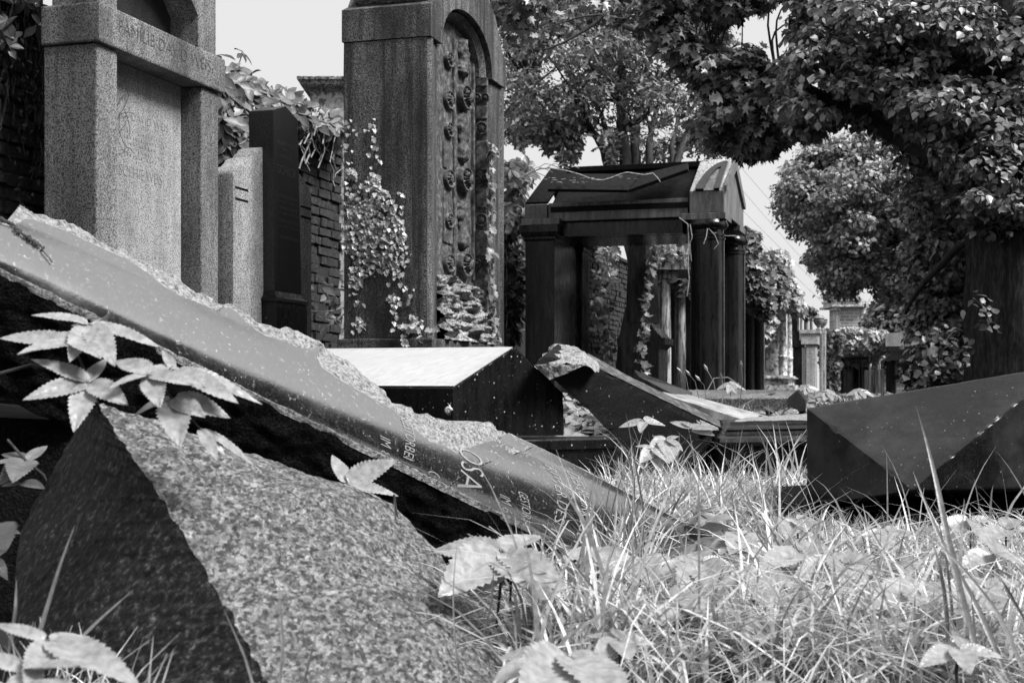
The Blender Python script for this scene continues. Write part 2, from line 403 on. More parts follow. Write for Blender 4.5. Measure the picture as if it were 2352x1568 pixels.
# ================================================================ family tomb, left
c0 = -4.52; t0 = t_at(228, c0); t1 = t_at(518, c0); Yn = Y_at(228, c0)
zb, zt = z_at(94, Yn), z_at(2, Yn)
cl = c_at(93, t0)
T1 = thing('family_tomb', R(-4.7, (t0+t1)/2, 0), 'tall grey granite family tomb with FAMILIE lintel before the brick wall', 'tomb')
MB().rbox(cl, c0, t0, t1, zb, zt, .012).build('lintel', MT['granite'], T1)
ta = t0+.02; tb = t1-.03; cp = c0-.03
pl = c_at(100, ta); tp1 = t_at(270, cp)
MB().rbox(pl, cp, ta, tp1, 0, zb-.003, .012).build('pillar', MT['granite'], T1)
tp2 = t_at(463, cp); cpan = c_at(418, tp2)
MB().rbox(cpan-.1, cp, tp2, tb-.01, 0, zb-.003, .012).build('pillar', MT['granite'], T1, label='right pillar of the tomb with flaking patches')
pan = MB().rbox(cpan-.15, cpan, tp1+.002, tp2-.014, .1, zb-.004).build('inscription_panel', MT['granite_panel'], T1)
MB().rbox(cpan-.14, cpan-.06, tp2-.014, tp2+.01, .1, zb-.006).build('joint', MT['black'], T1)
# attic with arched niche
zc = zt+.003; ca = c0-.05
def fA(t, z): return R(ca, t, z)
def fB(t, z): return R(ca-.3, t, z)
tl, tr = t0+.06, t_at(496, ca); nl, nr = t_at(269, ca), t_at(456, ca)
tm = (nl+nr)/2; hw = (nr-nl)/2
arch = [(nr, zc), (nr, zc+.24)]+[(tm+hw*math.cos(a), zc+.24+.32*math.sin(a)) for a in (0.7, 1.2, 1.57, 1.94, 2.44)]+[(nl, zc+.24), (nl, zc)]
arch = [(nr, zc), (nr, zc+.22), (nr-.13, zc+.34), (nr-.33, zc+.44), (tm, zc+.46), (nl+.33, zc+.44), (nl+.13, zc+.34), (nl, zc+.22), (nl, zc)]
outer = [(tl, zc), (tl, zc+.52), (tl+.06, zc+.62), (tm, zc+.8), (tr-.06, zc+.62), (tr, zc+.52), (tr, zc)]
mb = MB(); mb.prism([outer[0], outer[1], outer[2], outer[3], arch[4], arch[5], arch[6], arch[7], arch[8]], fB, fA, .006)
mb.prism([outer[6], outer[5], outer[4], outer[3], arch[4], arch[3], arch[2], arch[1], arch[0]][::-1], fB, fA, .006)
at_ = mb.build('attic', MT['granite'], T1)
MB().rbox(ca-.298, ca-.2, nl+.01, nr-.01, zc+.002, zc+.44).build('niche_back', MT['granite_dark'], at_)
def rowtext(x0, y0, x1, hpx, c, off=.003):
    """text between columns x0..x1 on row plane c with baseline through (x0,y0) running level"""
    ta_, tb_ = t_at(x0, c), t_at(x1, c); Y0 = Y_at(x0, c); z0 = z_at(y0, Y0); hh = hpx/F*Y0
    return lambda s, h: R(c+off, ta_+(tb_-ta_)*s, z0+h*hh)
lin = [('FAMILIE DAVID WEIS', rowtext(273, 74, 484, 30, c0))]
lettering(lin, 'inscription', MT['let_mid'], T1, thin=-.016)
sm = []
for k in range(7):
    sm.append((random.choice(['IIIIIII IIII II', 'IIII IIIIII III', 'III IIIIIIII']), rowtext(286, 300+k*11+(3*k), 372+5*(k % 3), 7, cpan)))
lettering([('DAVID WEIS', rowtext(302, 276, 386, 18, cpan)), ('SOPHIE WEIS', rowtext(274, 400, 372, 26, cpan))]+sm[:5], 'inscription', MT['let_light'], pan, thin=-.014)
# dry creeper on the panel
mb = MB()
for pts in ([(291,208),(296,220),(290,236),(284,250),(274,262),(272,270)], [(272,265),(290,258),(310,260)], [(284,250),(292,268),(298,290),(297,316)], [(274,262),(273,300),(282,325),(290,338),(286,344),(270,346)], [(272,240),(280,222),(292,214)], [(276,300),(286,288),(290,276)], [(290,338),(300,342),(307,352)]):
    P = []
    for x, y in pts:
        c = cpan+.02; Y = Y_at(x, c); P.append(Vector(((x-CX)/F*Y, Y, z_at(y, Y))))
    mb.tube(P, [.002]*(len(P)-1)+[.001], 5)
tag(mb.build('creeper', MT['dark_stem']), 'leafless wiry creeper stem looped on the left tomb panel', 'creeper')
# ================================================================ brick wall
cw = -5.3; tw0, tw1 = 4.5, 15.5; ztop = 2.82
WALL = thing('brick_wall', R(cw, 8, 0), 'old dark brick cemetery wall behind the row of tombs', 'wall')
MB().rbox(cw-.35, cw-.012, tw0, 45, -.1, ztop-.1).build('mortar_core', MT['mortar'], WALL)
mb = MB(); z = .1; row = 0
def one_brick(mb, c1, a, b, z0, z1):
    j = lambda s: random.uniform(-s, s)
    P = []
    for (c, t, z) in ((cw-.05,a,z0),(c1,a,z0),(c1,b,z0),(cw-.05,b,z0),(cw-.05,a,z1),(c1,a,z1),(c1,b,z1),(cw-.05,b,z1)):
        P.append(R(c+j(.006), t+j(.006), z+j(.005)))
    mb.hexa(P, .006)
while z < ztop:
    t = tw0+(row % 2)*.13
    while t < 29:
        L = .25 if row % 2 else .125
        if 9.4 < t < 10.9 and z < 2.3 or t < 6.9 or tw1 < t < 19.5: t += L+.012; continue
        one_brick(mb, cw+random.uniform(-.012, .022), t, t+L, z, z+.07); t += L+.012
    z += .086; row += 1
mb.build('brickwork', MT['brick'], WALL)
MB().rbox(cw-.02, cw+.03, 29, 45, 0, ztop-.05).rough(.012, 6, 3).build('brickwork', MT['brick'], WALL, label='far stretch of weathered brickwork')
mb = MB(); t = tw0
while t < 45:
    L = random.uniform(.3, .5); mb.rbox(cw-.4, cw+.05+random.uniform(-.01, .01), t, t+L, ztop-.03, ztop+.03+random.uniform(-.01, .01), .01); t += L+.01
mb.build('coping', MT['mortar'], WALL)
# wall pier with cornice, behind the sandstone monument
Yp = 13.2; P4 = thing('wall_pier', U(760, 900, Yp), 'pale rendered pier with moulded cornice rising behind the brick wall', 'pier')
a, b = U(712, 0, Yp).x, U(812, 0, Yp).x
MB().hexa([Vector(p) for p in ((a,Yp,0),(b,Yp,0),(b,Yp+.5,0),(a,Yp+.5,0),(a,Yp,z_at(212,Yp)),(b,Yp,z_at(212,Yp)),(b,Yp+.5,z_at(212,Yp)),(a,Yp+.5,z_at(212,Yp)))], .01).build('shaft', MT['plaster'], P4)
prof = [(212,-2),(205,6),(203,14),(198,20),(190,22),(188,26),(182,27),(180,24)]
rr = []
for y, o in prof:
    o = o/F*Yp; zz = z_at(y, Yp); rr.append([Vector(p) for p in ((a-o,Yp-o,zz),(b+o,Yp-o,zz),(b+o,Yp+.5+o,zz),(a-o,Yp+.5+o,zz))])
MB().rings(rr).build('cornice', MT['sandstone_pale'], P4)
# ================================================================ triptych gravestone (pale wings, dark pillar)
cT = -4.55; TR = thing('gravestone', R(-4.6, t_at(620, cT), 0), 'three part gravestone, black SCHICK pillar between two pale granite wings', 'gravestone')
cwg = -4.66
def wing(outline_px, thick, lab):
    pts = []
    for x, y in outline_px:
        Y = Y_at(x, cwg); pts.append((t_at(x, cwg), z_at(y, Y)))
    o = MB().prism(pts, lambda t, z: R(cwg-thick, t, z), lambda t, z: R(cwg, t, z), .01).build('wing', MT['granite_wing'], TR, smooth=35, label=lab)
    return o
w1 = wing([(536,1200),(536,398),(538,390),(544,384),(556,380),(562,374),(567,366),(575,362),(583,360),(585,354),(591,350),(596,342),(603,338),(612,337),(612,1200)], .17, 'left pale wing with curved shoulder')
w2 = wing([(670,1200),(670,392),(690,400),(697,412),(704,424),(711,436),(716,450),(716,1200)], .17, 'right pale wing half hidden by the pillar')
def slot(x0, x1, y0, par, hpx=5):
    ta_, tb_ = t_at(x0, cwg), t_at(x1, cwg); z0 = z_at(y0, Y_at(x0, cwg)); h = hpx/F*10
    MB().rbox(cwg-.02, cwg+.002, ta_, tb_, z0-h, z0).build('groove_shadow', MT['rough_black'], par)  # proud black bar standing in for the shade inside a groove
slot(540, 570, 427, w1); slot(540, 570, 453, w1); slot(690.5, 714.5, 471, w2); slot(690.5, 714.5, 494, w2)  # black bars standing in for the shade inside grooves
# pillar
cF = -4.57
def pillar_pt(x, y): Y = Y_at(x, cF); return (t_at(x, cF), z_at(y, Y))
tn, zn = pillar_pt(628, 252); tf = t_at(684, cF); tnb = t_at(631, cF); tfb = t_at(693, cF); zpb = z_at(668, Y_at(632, cF)); cb = c_at(571, tn)
ztp = z_at(243, Y_at(655, cF))
poly0 = [(tnb, zpb), (tn, zn), ((tn+tf)/2, ztp), (tf, zn+.0), (tfb, zpb)]
pil = MB().prism(poly0, lambda t, z: R(cb, t, z), lambda t, z: R(cF, t, z), .006).build('pillar', MT['granite_dark'], TR, label='dark polished pillar reading SCHICK')
prof = [(zpb, 0.0), (zpb-.03, .01), (zpb-.05, .035), (zpb-.075, .04), (zpb-.08, .025), (zpb-.12, .03), (0, .03)]
MB().rings([[R(cb-o, tnb-o, z), R(cF+o, tnb-o, z), R(cF+o, tfb+o, z), R(cb-o, tfb+o, z)] for z, o in prof]).build('plinth', MT['black_wet'], TR)
L = [('RUHESTÄTTE', 638, 330, 674, 11), ('DER', 648, 345, 659, 6), ('FAMILIE', 645, 362, 668, 8), ('SCHICK', 637, 397, 680, 20),
     ('LEOPOLD SCHICK', 639, 451, 681, 7), ('2.IX.1851 - 18.II.1917', 639, 463, 683, 5), ('SOPHIE SCHICK', 640, 478, 682, 7), ('2.V.1860 - 24.IV.1936', 640, 490, 684, 5), ('EGON SCHICK', 641, 508, 684, 7), ('5.XI.1879 - 12.VI.1938', 640, 520, 685, 5), ('UNVERGESSEN', 642, 546, 684, 7)]
lettering([(a_, rowtext(x0, y0, x1, h, cF)) for a_, x0, y0, x1, h in L], 'inscription', MT['let_faint'], pil, thin=-.018)
# ================================================================ sandstone arch monument
cM = -3.30; tn = t_at(988, cM); tf = t_at(1160, cM); tm = (tn+tf)/2; hw = (tf-tn)/2; Yn = Y_at(988, cM); zJ = z_at(83, Yn); zB = z_at(776, Yn)
cbk = c_at(789, tn)
SM = thing('arched_monument', R(-3.7, tm, 0), 'tall weathered sandstone monument with arched niche of carved rosettes, ivy on its side', 'monument')
cni = cM-.13
nn, nf = t_at(1017, cM), t_at(1127, cM); nm = (nn+nf)/2; nh = (nf-nn)/2
# body behind the niche, side walls
MB().rbox(cbk, cni, tn, tf, zB, zJ-.004, .008).rough(.004, 9, 6).build('body', MT['sandstone'], SM)
def pilaster(ta_, tb_, flip):
    # plain outer strip with a moulded inner edge
    prof = [(ta_, cM-.02), (ta_+.03, cM), (ta_+.06, cM), (ta_+.075, cM-.02), (ta_+.11, cM-.02), (tb_-.06, cM-.03), (tb_-.04, cM-.06), (tb_-.02, cM-.055), (tb_, cM-.08), (tb_, cni+.001), (ta_, cni+.001)]
    if flip:
        prof = [(ta_+tb_-t, c) for t, c in prof][::-1]
    return MB().prism(prof, lambda t, c: R(c, t, zB), lambda t, c: R(c, t, zJ-.004)).build('pilaster', MT['sandstone'], SM)
pilaster(tn, nn+.02, False); pilaster(nf-.02, tf, True)
# top: curved pediment block
zz0 = zJ+.001
half = [(hw+.008, 0), (hw+.008, .22), (hw-.10, .27), (hw-.16, .36), (hw-.28, .5), (hw-.48, .60), (0, .68)]
outl = [(tm-a_, zz0+b_) for a_, b_ in half]+[(tm+a_, zz0+b_) for a_, b_ in half[-2::-1]]
na = [(nm+(nh+.02)*math.cos(a_), zz0+.36*math.sin(a_)**.85) for a_ in np.linspace(0, math.pi, 15)]
cT0 = cbk-.01; cT1 = cM+.006
left = [outl[i] for i in range(0, 7)]+na[7:][0:]; right = [outl[i] for i in range(6, 13)]+na[:8]
mb = MB()
mb.prism(left, lambda t, z: R(cT0, t, z), lambda t, z: R(cT1, t, z))
mb.prism(right, lambda t, z: R(cT0, t, z), lambda t, z: R(cT1, t, z))
mb.build('pediment', MT['sandstone'], SM, smooth=30)
MB().prism([(tn-.02+.05, zJ+.24), (tn+.03, zJ+.24)][:0]+[(tn+.1, zJ+.275), (tn+.05, zJ+.31), (tn+.12, zJ+.34), (tn+.16, zJ+.42), (tn+.3, zJ+.52), (tn+.35, zJ+.3)], lambda t, z: R(cT0+.06, t, z), lambda t, z: R(cT1-.05, t, z), .008).build('capping', MT['sandstone_pale'], SM)
# arch soffit moulding
mb = MB(); rr = []
for a_ in np.linspace(0, math.pi, 19):
    r1, r2 = nh-.005, nh-.09
    pt = lambda r, c: R(c, nm+r*math.cos(a_), zz0+(.36/(nh+.02))*r*math.sin(a_)**.85)
    rr.append([pt(nh+.018, cM-.06), pt(nh-.02, cM-.03), pt(nh-.05, cM-.06), pt(nh-.07, cM-.07), pt(nh-.08, cni+.0), pt(nh+.018, cni)])
mb.rings(rr).build('arch_moulding', MT['sandstone'], SM, smooth=40)
rel = MB().rbox(cni-.02, cni+.006, nn-.05, nf+.05, zB+.01, zJ+.36).rough(.006, 14, 10).build('niche_panel', MT['relief'], SM)
def rel_rosette(t, z, r, depth, parent, petals=12):
    mb = MB(); ce = cni+.006
    def fr(a_, b_, k): return R(ce+k, t+a_, z+b_)
    rings = []
    for rad, dep in ((r, 0), (r, depth*.7), (r*.93, depth), (r*.84, depth), (r*.8, depth*.6), (r*.45, depth*.75), (r*.42, depth*1.1), (r*.25, depth*1.4), (r*.02, depth*1.5)):
        rg = []
        for i in range(48):
            an = 2*math.pi*i/48; k = dep*(1+(.35*math.cos(an*petals/1.0) if .4 < rad/r < .82 else 0)); rg.append(fr(rad*math.cos(an)*1.75, rad*math.sin(an)*1.12, k))
        rings.append(rg)
    mb.rings(rings)
    return mb.build('rosette', MT['relief'], parent, smooth=40)
def zM(y, x=1066): return z_at(y, Y_at(x, cni))
tc_ = t_at(1066, cni+.03)
for y in (230, 416, 610): rel_rosette(tc_, zM(y), .085, .06, rel, 12)
def rod(y0, y1):
    mb = MB(); z1, z0 = zM(y0), zM(y1); n = 40; rr = []
    for i in range(n+1):
        z = z0+(z1-z0)*i/n; s = i/n
        rad = .050*(1+.05*math.sin(s*30)+.1*math.sin(s*11)+.1*noise.noise(Vector((s*9, y0, 0)))); rad *= min(1, 3*math.sqrt(max(s, .01)))**.5
        rr.append([R(cni+.01+rad*1.0*max(-.2, math.sin(a_)+.12*math.sin(3*a_+s*9)), tc_+1.6*rad*math.cos(a_), z) for a_ in np.linspace(0, 2*math.pi, 17)[:-1]])
    mb.rings(rr).rough(.016, 24).build('carved_rod', MT['relief'], rel, smooth=50)
rod(268, 378); rod(466, 574)
for y in (152-90, 130): rod(100, 182) if y == 130 else None
# raised frame bands beside the centre strip
for xx in (1044, 1088):
    tt = t_at(xx, cni+.02)
    MB().rbox(cni, cni+.028, tt-.02, tt+.02, zM(640), zM(110), .006).build('band', MT['relief'], rel)
for sx in (1029, 1100, 1112):
    for i, y in enumerate((140, 232, 300, 412, 508, 605)):
        if sx == 1112 and i % 2 == 0 and i > 3: continue
        tt = t_at(sx, cni+.01)
        rel_rosette(tt, zM(y, sx)-.0, .062 if i % 2 else .05, .03, rel, 8)
for (x, y0, y1) in ((1028, 455, 560), (1106, 640, 640), (1106, 430, 480), (1106, 525, 590), (1106, 330, 400), (1028, 330, 390), (1106, 180, 222)):
    if y0 == y1: continue
    tt = t_at(x, cni+.01); dd = .1
    MB().rbox(cni, cni+.018, tt-dd, tt+dd, zM(y1, x), zM(y0, x), .01).rough(.004, 20, 3).build('carved_field', MT['relief'], rel)
# angled far side panel of the niche with its own medallions
MB().rbox(cni-.01, cM-.012, nf-.05, nf-.012, zB+.01, zJ-.01, .006).rough(.004, 16, 8).build('side_panel', MT['relief'], rel)
def side_ros(x, y, r, petals=8, dep=.022):
    c = c_at(x, nf-.05); Yq = Yct(c, nf-.05); z = z_at(y, Yq); rings = []
    for rad, d_ in ((r, 0), (r, dep*.8), (r*.9, dep), (r*.78, dep*.4), (r*.45, dep*.6), (r*.3, dep*1.1), (r*.02, dep*1.2)):
        rings.append([R(c+rad*math.cos(a_), nf-.05-d_*(1+(.4*math.cos(a_*petals) if .4 < rad/r < .8 else 0)), z+rad*math.sin(a_)) for a_ in np.linspace(0, 2*math.pi, 41)[:-1]])
    MB().rings(rings).build('rosette', MT['relief'], rel, smooth=40)
for y in (225, 295, 412, 505, 605):
    for x in ((1097, 1116) if y not in (295, 505) else (1107,)): side_ros(x, y, .034 if y not in (295, 505) else .05)
for y0, y1 in ((180, 200), (245, 275), (325, 392), (432, 478), (530, 588)):
    c0_, c1_ = c_at(1094, nf-.05), c_at(1120, nf-.05); Yq = Yct(c0_, nf-.05)
    MB().rbox(c0_, c1_, nf-.066, nf-.045, z_at(y1, Yq), z_at(y0, Yq), .008).rough(.004, 20, 3).build('carved_field', MT['relief'], rel)
# eroded rock at the niche foot
mb = MB()
def rock(u, v):
    t = nn-.05+(nf-nn+.1)*u; z = zB+(zM(655)-zB)*v+.03*math.sin(u*5)*v
    n_ = noise.fractal(Vector((t*6, z*16, 2)), 1, 2, 5)
    return R(cni+.07+.09*n_+.09*(1-v)+.04*noise.noise(Vector((t*3, z*25, 5))), t, z)
mb.grid(rock, 60, 60)
def rocktop(u, v):
    p = rock(u, 1); q = R(cni, nn-.05+(nf-nn+.1)*u, p.z-.01); return p.lerp(q, v)
mb.grid(rocktop, 60, 4).build('rough_rock_base', MT['sandstone_pale'], SM, smooth=True)
# plinth
mb = MB().rbox(cbk-.04, cM+.03, tn-.03, tf+.03, z_at(800, Yn), zB-.002, .012); mb.rough(.008, 8, 5).build('base_course', MT['sandstone'], SM)
MB().rbox(cbk-.1, cM+.09, tn-.1, tf+.1, 0, z_at(801, Yn)-.01, .01).build('plinth', MT['sandstone'], SM)
# ================================================================ black canopy tomb
cG = -2.27; t0 = t_at(1666, cG); t1 = t_at(1712, cG); Y0 = Y_at(1666, cG)
zA0, zA1, zA2 = z_at(502, Y0), z_at(487, Y0), z_at(437, Y0)     # abacus bottom / top, block top
def zc_(y): return z_at(y, Y0)
def cc(x): return c_at(x, t0)
CT = thing('canopy_tomb', R(-3.3, (t0+t1)/2, .4), 'black polished stone canopy tomb with pediment, round columns and collapsed roof slabs', 'tomb')
cL = cc(1203); gz = .30
tmid = (t0+t1)/2
for side, (ta, tb) in enumerate(((t0+.02, t0+.36), (t1-.36, t1-.02))):
    # rear pier
    x0, x1 = cc(1205), cc(1272)
    MB().rbox(x0, x1, ta, tb, gz, zc_(535), .01).build('pier', MT['canopy'], CT)
    MB().rings([[R(x0-o, ta-o, z), R(x1+o, ta-o, z), R(x1+o, tb+o, z), R(x0-o, tb+o, z)] for z, o in
        ((zc_(540), .003), (zc_(535), .02), (zc_(530), .02), (zc_(528), .035), (zc_(520), .05), (zc_(519), .055), (zA0-.003, .055))]).build('capital', MT['canopy'], CT)
    MB().rbox(cc(1199)+0, cc(1286), ta-.05, tb+.05, zA0, zA1, .006).build('abacus', MT['canopy_gray'], CT)
    # column
    ct = -2.495; tcn = t_at(1625, ct) if side == 0 else t_at(1676, ct)
    rad = .188
    prof = [(rad*1.08, gz), (rad*1.03, gz+.05), (rad*1.02, zc_(548)), (rad*1.08, zc_(547)), (rad*1.08, zc_(543)), (rad*.98, zc_(542)), (rad*.98, zc_(540)), (rad*1.06, zc_(539)), (rad*1.06, zc_(535)), (rad*.97, zc_(533)), (rad*.97, zc_(525)),
            (rad*1.1, zc_(523)), (rad*1.22, zc_(518)), (rad*1.26, zc_(513)), (rad*1.2, zc_(508)), (rad*1.15, zA0-.002)]
    MB().lathe(prof, lambda a_, b_, z: R(ct+a_, tcn+b_, z), 40).build('column', MT['canopy'], CT, smooth=45)
    MB().rbox(cc(1560), cG, (t0-.0 if side == 0 else t1-.5), (t0+.5 if side == 0 else t1), zA0, zA1, .006).build('abacus', MT['canopy_gray'], CT)
    # architrave beam
    a_, b_ = (t0+.06, t0+.34) if side == 0 else (t1-.34, t1-.06)
    MB().rbox(cc(1256), cc(1578), a_, b_, zA1+.0-.03, zA2-.06, .006).build('architrave', MT['canopy_gray'], CT)
    MB().rbox(cc(1204), cc(1255), a_-.04, b_+.04, zA1+.002, zc_(452), .006).build('corner_block', MT['canopy_gray'], CT)
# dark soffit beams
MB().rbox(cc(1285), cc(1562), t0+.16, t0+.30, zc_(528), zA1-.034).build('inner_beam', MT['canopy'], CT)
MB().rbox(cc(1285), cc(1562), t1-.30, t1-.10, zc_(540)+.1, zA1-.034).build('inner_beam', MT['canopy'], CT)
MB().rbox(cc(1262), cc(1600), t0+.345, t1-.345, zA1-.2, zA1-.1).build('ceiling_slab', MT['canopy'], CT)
# rear wall panel
MB().rbox(cc(1215), cc(1262), t0+.365, t1-.365, gz, zA0, .008).build('rear_panel', MT['canopy'], CT)
# front pediment block (prism with triangular front)
zE, zP = zc_(437), z_at(363, Y_at(1688, cG))
cb0, cb1 = cc(1583), cG-.02
tri = [(t0+.02, zA1+.002), (t0+.02, zE), (tmid-.03, zP), (tmid+.03, zP), (t1-.02, zE), (t1-.02, zA1+.002)]
MB().prism(tri, lambda t, z: R(cb0+.0, t, z), lambda t, z: R(cb1, t, z), .008).build('pediment', MT['canopy_gray'], CT)
fr = [(t0+.2, zE-.0), (tmid, zP-.14), (t1-.2, zE)]
mb = MB(); mb.prism([(t0+.03, zE-.005), (t0+.03, zE+.06), (tmid, zP+.012), (t1-.03, zE+.06), (t1-.03, zE-.005), (t1-.16, zE+.02), (tmid, zP-.13), (t0+.16, zE+.02)], lambda t, z: R(cb1, t, z), lambda t, z: R(cb1+.03, t, z))
mb.build('pediment_frame', MT['canopy_gray'], CT)
# quarter arch relief on the near roof slope of the pediment block
sl0, sl1 = Vector(R(0, t0+.02, zE)), Vector(R(0, tmid-.03, zP))
dn = Vector((0, 0, 0))
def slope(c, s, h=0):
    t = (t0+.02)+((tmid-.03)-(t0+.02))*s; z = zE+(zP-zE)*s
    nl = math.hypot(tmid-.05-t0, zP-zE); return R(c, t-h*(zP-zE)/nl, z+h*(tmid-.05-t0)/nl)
MB().hexa([slope(c, s, .001) for c, s in ((cb0+.004, .01), (cb1-.004, .01), (cb1-.004, .99), (cb0+.004, .99))]+[slope(c, s, .006) for c, s in ((cb0+.004, .01), (cb1-.004, .01), (cb1-.004, .99), (cb0+.004, .99))]).build('sky_sheen_slope', MT['slope'], CT)
cA_, cB_ = cb0+.14, cb1-.06
mb = MB(); wq = .07; aa = np.linspace(0, math.pi/2, 10)
o_ = [(cB_-(cB_-cA_+wq)*math.cos(a_), .86*math.sin(a_)) for a_ in aa]; i_ = [(cB_-wq*.7-(cB_-cA_-wq)*math.cos(a_), .68*math.sin(a_)) for a_ in aa]
for k in range(9):
    P = [o_[k], o_[k+1], i_[k+1], i_[k]]
    mb.hexa([slope(p[0], p[1], .0) for p in P]+[slope(p[0], p[1], .035) for p in P])
mb.hexa([slope(p[0], p[1], 0) for p in ((cB_-wq*.7, 0), (cB_-wq*.7, .68), (cB_+.01, .86), (cB_+.01, 0))]+[slope(p[0], p[1], .035) for p in ((cB_-wq*.7, 0), (cB_-wq*.7, .68), (cB_+.01, .86), (cB_+.01, 0))])
mb.build('arch_relief', MT['canopy'], CT)
MB().prism([(c, s) for c, s in i_]+[(cB_-wq*.7, 0)], lambda c, s: slope(c, s, 0), lambda c, s: slope(c, s, .012)).build('arch_field', MT['canopy_gray'], CT)
# roof: rear rib, ridge, loose slabs
zr0 = zc_(452)+.003; zr1 = z_at(386, Yct(cc(1260), tmid))
def roofpt(c, s, h=0):
    t = t0+.05+(tmid-t0-.05)*s; z = zr0+(zr1-zr0)*s; return R(c, t, z+h)
def roofpt2(c, s, h=0):
    t = t1-.05-(t1-.05-tmid)*s; z = zr0+(zr1-zr0)*s; return R(c, t, z+h)
x0, x1 = cc(1204), cc(1256)
for fn in (roofpt, roofpt2):
    MB().hexa([fn(x0, 0, -.0), fn(x1, 0, -.0), fn(x1+.03, 1, -.08), fn(x0+.05, 1, -.08), fn(x0, 0, .03), fn(x1, 0, .03), fn(x1+.05, 1, 0), fn(x0+.08, 1, 0)], .005).build('roof_rib', MT['roof_black'], CT)
    a_, b_ = cc(1262), cc(1600)
    MB().hexa([fn(a_, 0, -.10), fn(b_, 0, -.10), fn(b_, 1, -.16), fn(a_, 1, -.16), fn(a_, 0, -.04), fn(b_, 0, -.04), fn(b_, 1, -.06), fn(a_, 1, -.06)]).build('roof_bed', MT['roof_black'], CT)
MB().rbox(cc(1262), cc(1602), tmid-.08, tmid+.08, zr1-.07, zr1+.0, .01).build('ridge', MT['roof_black'], CT)
def roofslab(px, d0, d1, th, lab):
    P = [U(px[0][0], px[0][1], d0), U(px[1][0], px[1][1], d0), U(px[2][0], px[2][1], d1), U(px[3][0], px[3][1], d1)]
    n = (P[1]-P[0]).cross(P[3]-P[0]).normalized()
    if n.z < 0: n = -n
    MB().hexa([p-n*th for p in P]+P, .006).build('roof_slab', MT['roof_black'], CT, label=lab)
roofslab([(1258, 434), (1443, 436), (1470, 400), (1300, 398)], Y0+.08, Y0+.62, .035, 'loose roof slab slid down to the eave')
roofslab([(1443, 436), (1580, 388), (1580, 374), (1452, 404)], Y0+.10, Y0+.7, .04, 'tilted roof slab')
# litter on the roof: small pale flakes
mb = MB()
for i in range(34):
    x = random.choice([1275, 1262, 1350, 1435, 1452, 1325, 1300, 1420])+random.gauss(0, 9); y = 432-(x > 1400)*4-random.random()*12
    p = U(x, y-7, Y0+.1+random.random()*.1)+Vector((0, 0, .02)); s = random.uniform(.008, .02)
    mb.hexa([p+Vector((random.uniform(-s, s)+dx*s, dy*s, dz)) for dz in (0, .006) for dx, dy in ((-1,-1),(1,-1),(1,1),(-1,1))])
mb.build('fallen_flakes', MT['plaster'], CT)
# dry creeper over the roof
mb = MB(); P = []
for x, y in [(1190,415),(1215,398),(1240,388),(1262,386),(1300,392),(1330,400),(1360,412),(1385,414),(1405,408),(1425,400),(1440,396),(1480,402),(1500,398)]: P.append(U(x, y, Y0+.15))
mb.tube(P, .008, 5)
for k, (x, y) in enumerate([(1192,408),(1205,402),(1220,392),(1238,384),(1258,384),(1280,383)]):
    mb.tube([U(x, y, Y0+.1), U(x+14, y-8, Y0+.2), U(x+30, y-5, Y0+.3), U(x+50, y+4, Y0+.25)], .005, 4)
mb.tube([U(1500, 398, Y0+.15), U(1512, 410, Y0+.1), U(1517, 418, Y0+.08)], .006, 4)
mb.tube([U(1560, 500, Y0-.1), U(1580, 515, Y0-.15), U(1582, 560, Y0-.12), U(1580, 610, Y0-.12), U(1583, 640, Y0-.12), U(1578, 680, Y0-.12)], .008, 5)
mb.tube([U(1585, 515, Y0-.15), U(1590, 545, Y0-.2), U(1584, 560, Y0-.2), U(1588, 600, Y0-.2)], .005, 5)
mb.tube([U(1625, 525, Y0-.05), U(1622, 545, Y0-.1), U(1616, 560, Y0-.12)], .005, 5)
mb.tube([U(1628, 525, Y0-.05), U(1642, 540, Y0-.1), U(1650, 560, Y0-.12), U(1640, 572, Y0-.12)], .005, 5)
tag(mb.build('creeper', MT['dry_stem']), 'dry pale creeper stems trailing over the black canopy tomb', 'creeper')
# ================================================================ ionic portico seen through the canopy
D = 20.5; IP = thing('columned_tomb', U(1530, 880, D), 'pale tomb with stained ionic columns seen through the black canopy', 'tomb')
for k, (x0, x1, d) in enumerate(((1508, 1541, D), (1549, 1575, D+1.6))):
    xc = U((x0+x1)/2, 0, d).x; r = (x1-x0)/2/F*d
    ztp = z_at(640 if k == 0 else 655, d)
    MB().lathe([(r*1.06, .3), (r*1.04, 1.0), (r*.92, ztp)], lambda a_, b_, z: Vector((xc+a_, d+b_, z)), 48, 16).build('column', MT['marble'], IP, smooth=60)
    # volute capital
    mb = MB(); zt_ = ztp+.12
    mb.hexa([Vector((xc+a_*r*1.25, d+b_*r*1.15, z)) for z in (ztp, zt_) for a_, b_ in ((-1,-1),(1,-1),(1,1),(-1,1))])
    for sx in (-1, 1):
        ce = Vector((xc+sx*r*1.05, d-r*1.05, ztp+.02))
        for i in range(26):
            an = i*.42; rad = .085*math.exp(-i*.075); 
            if i: mb.tube([q, ce+Vector((math.cos(an)*rad*sx, -.02, math.sin(an)*rad))], .014, 5)
            q = ce+Vector((math.cos(an)*rad*sx, -.02, math.sin(an)*rad))
        mb.rings([[ce+Vector((math.cos(2*math.pi*i/16)*.09, y_, math.sin(2*math.pi*i/16)*.09)) for i in range(16)] for y_ in (0, r*2)])
    mb.build('capital', MT['marble'], IP)
a, b = U(1496, 0, D).x, U(1552, 0, D).x; zz = [z_at(y, D) for y in (622, 605, 603, 594, 590, 560)]
rr = [[Vector((a-o, D-.25-o, z)), Vector((b+.3+o, D-.25-o, z)), Vector((b+.9+o, D+2.2, z)), Vector((a-o, D+2.2, z))] for z, o in zip(zz, (0, 0, .03, .05, .09, .09))]
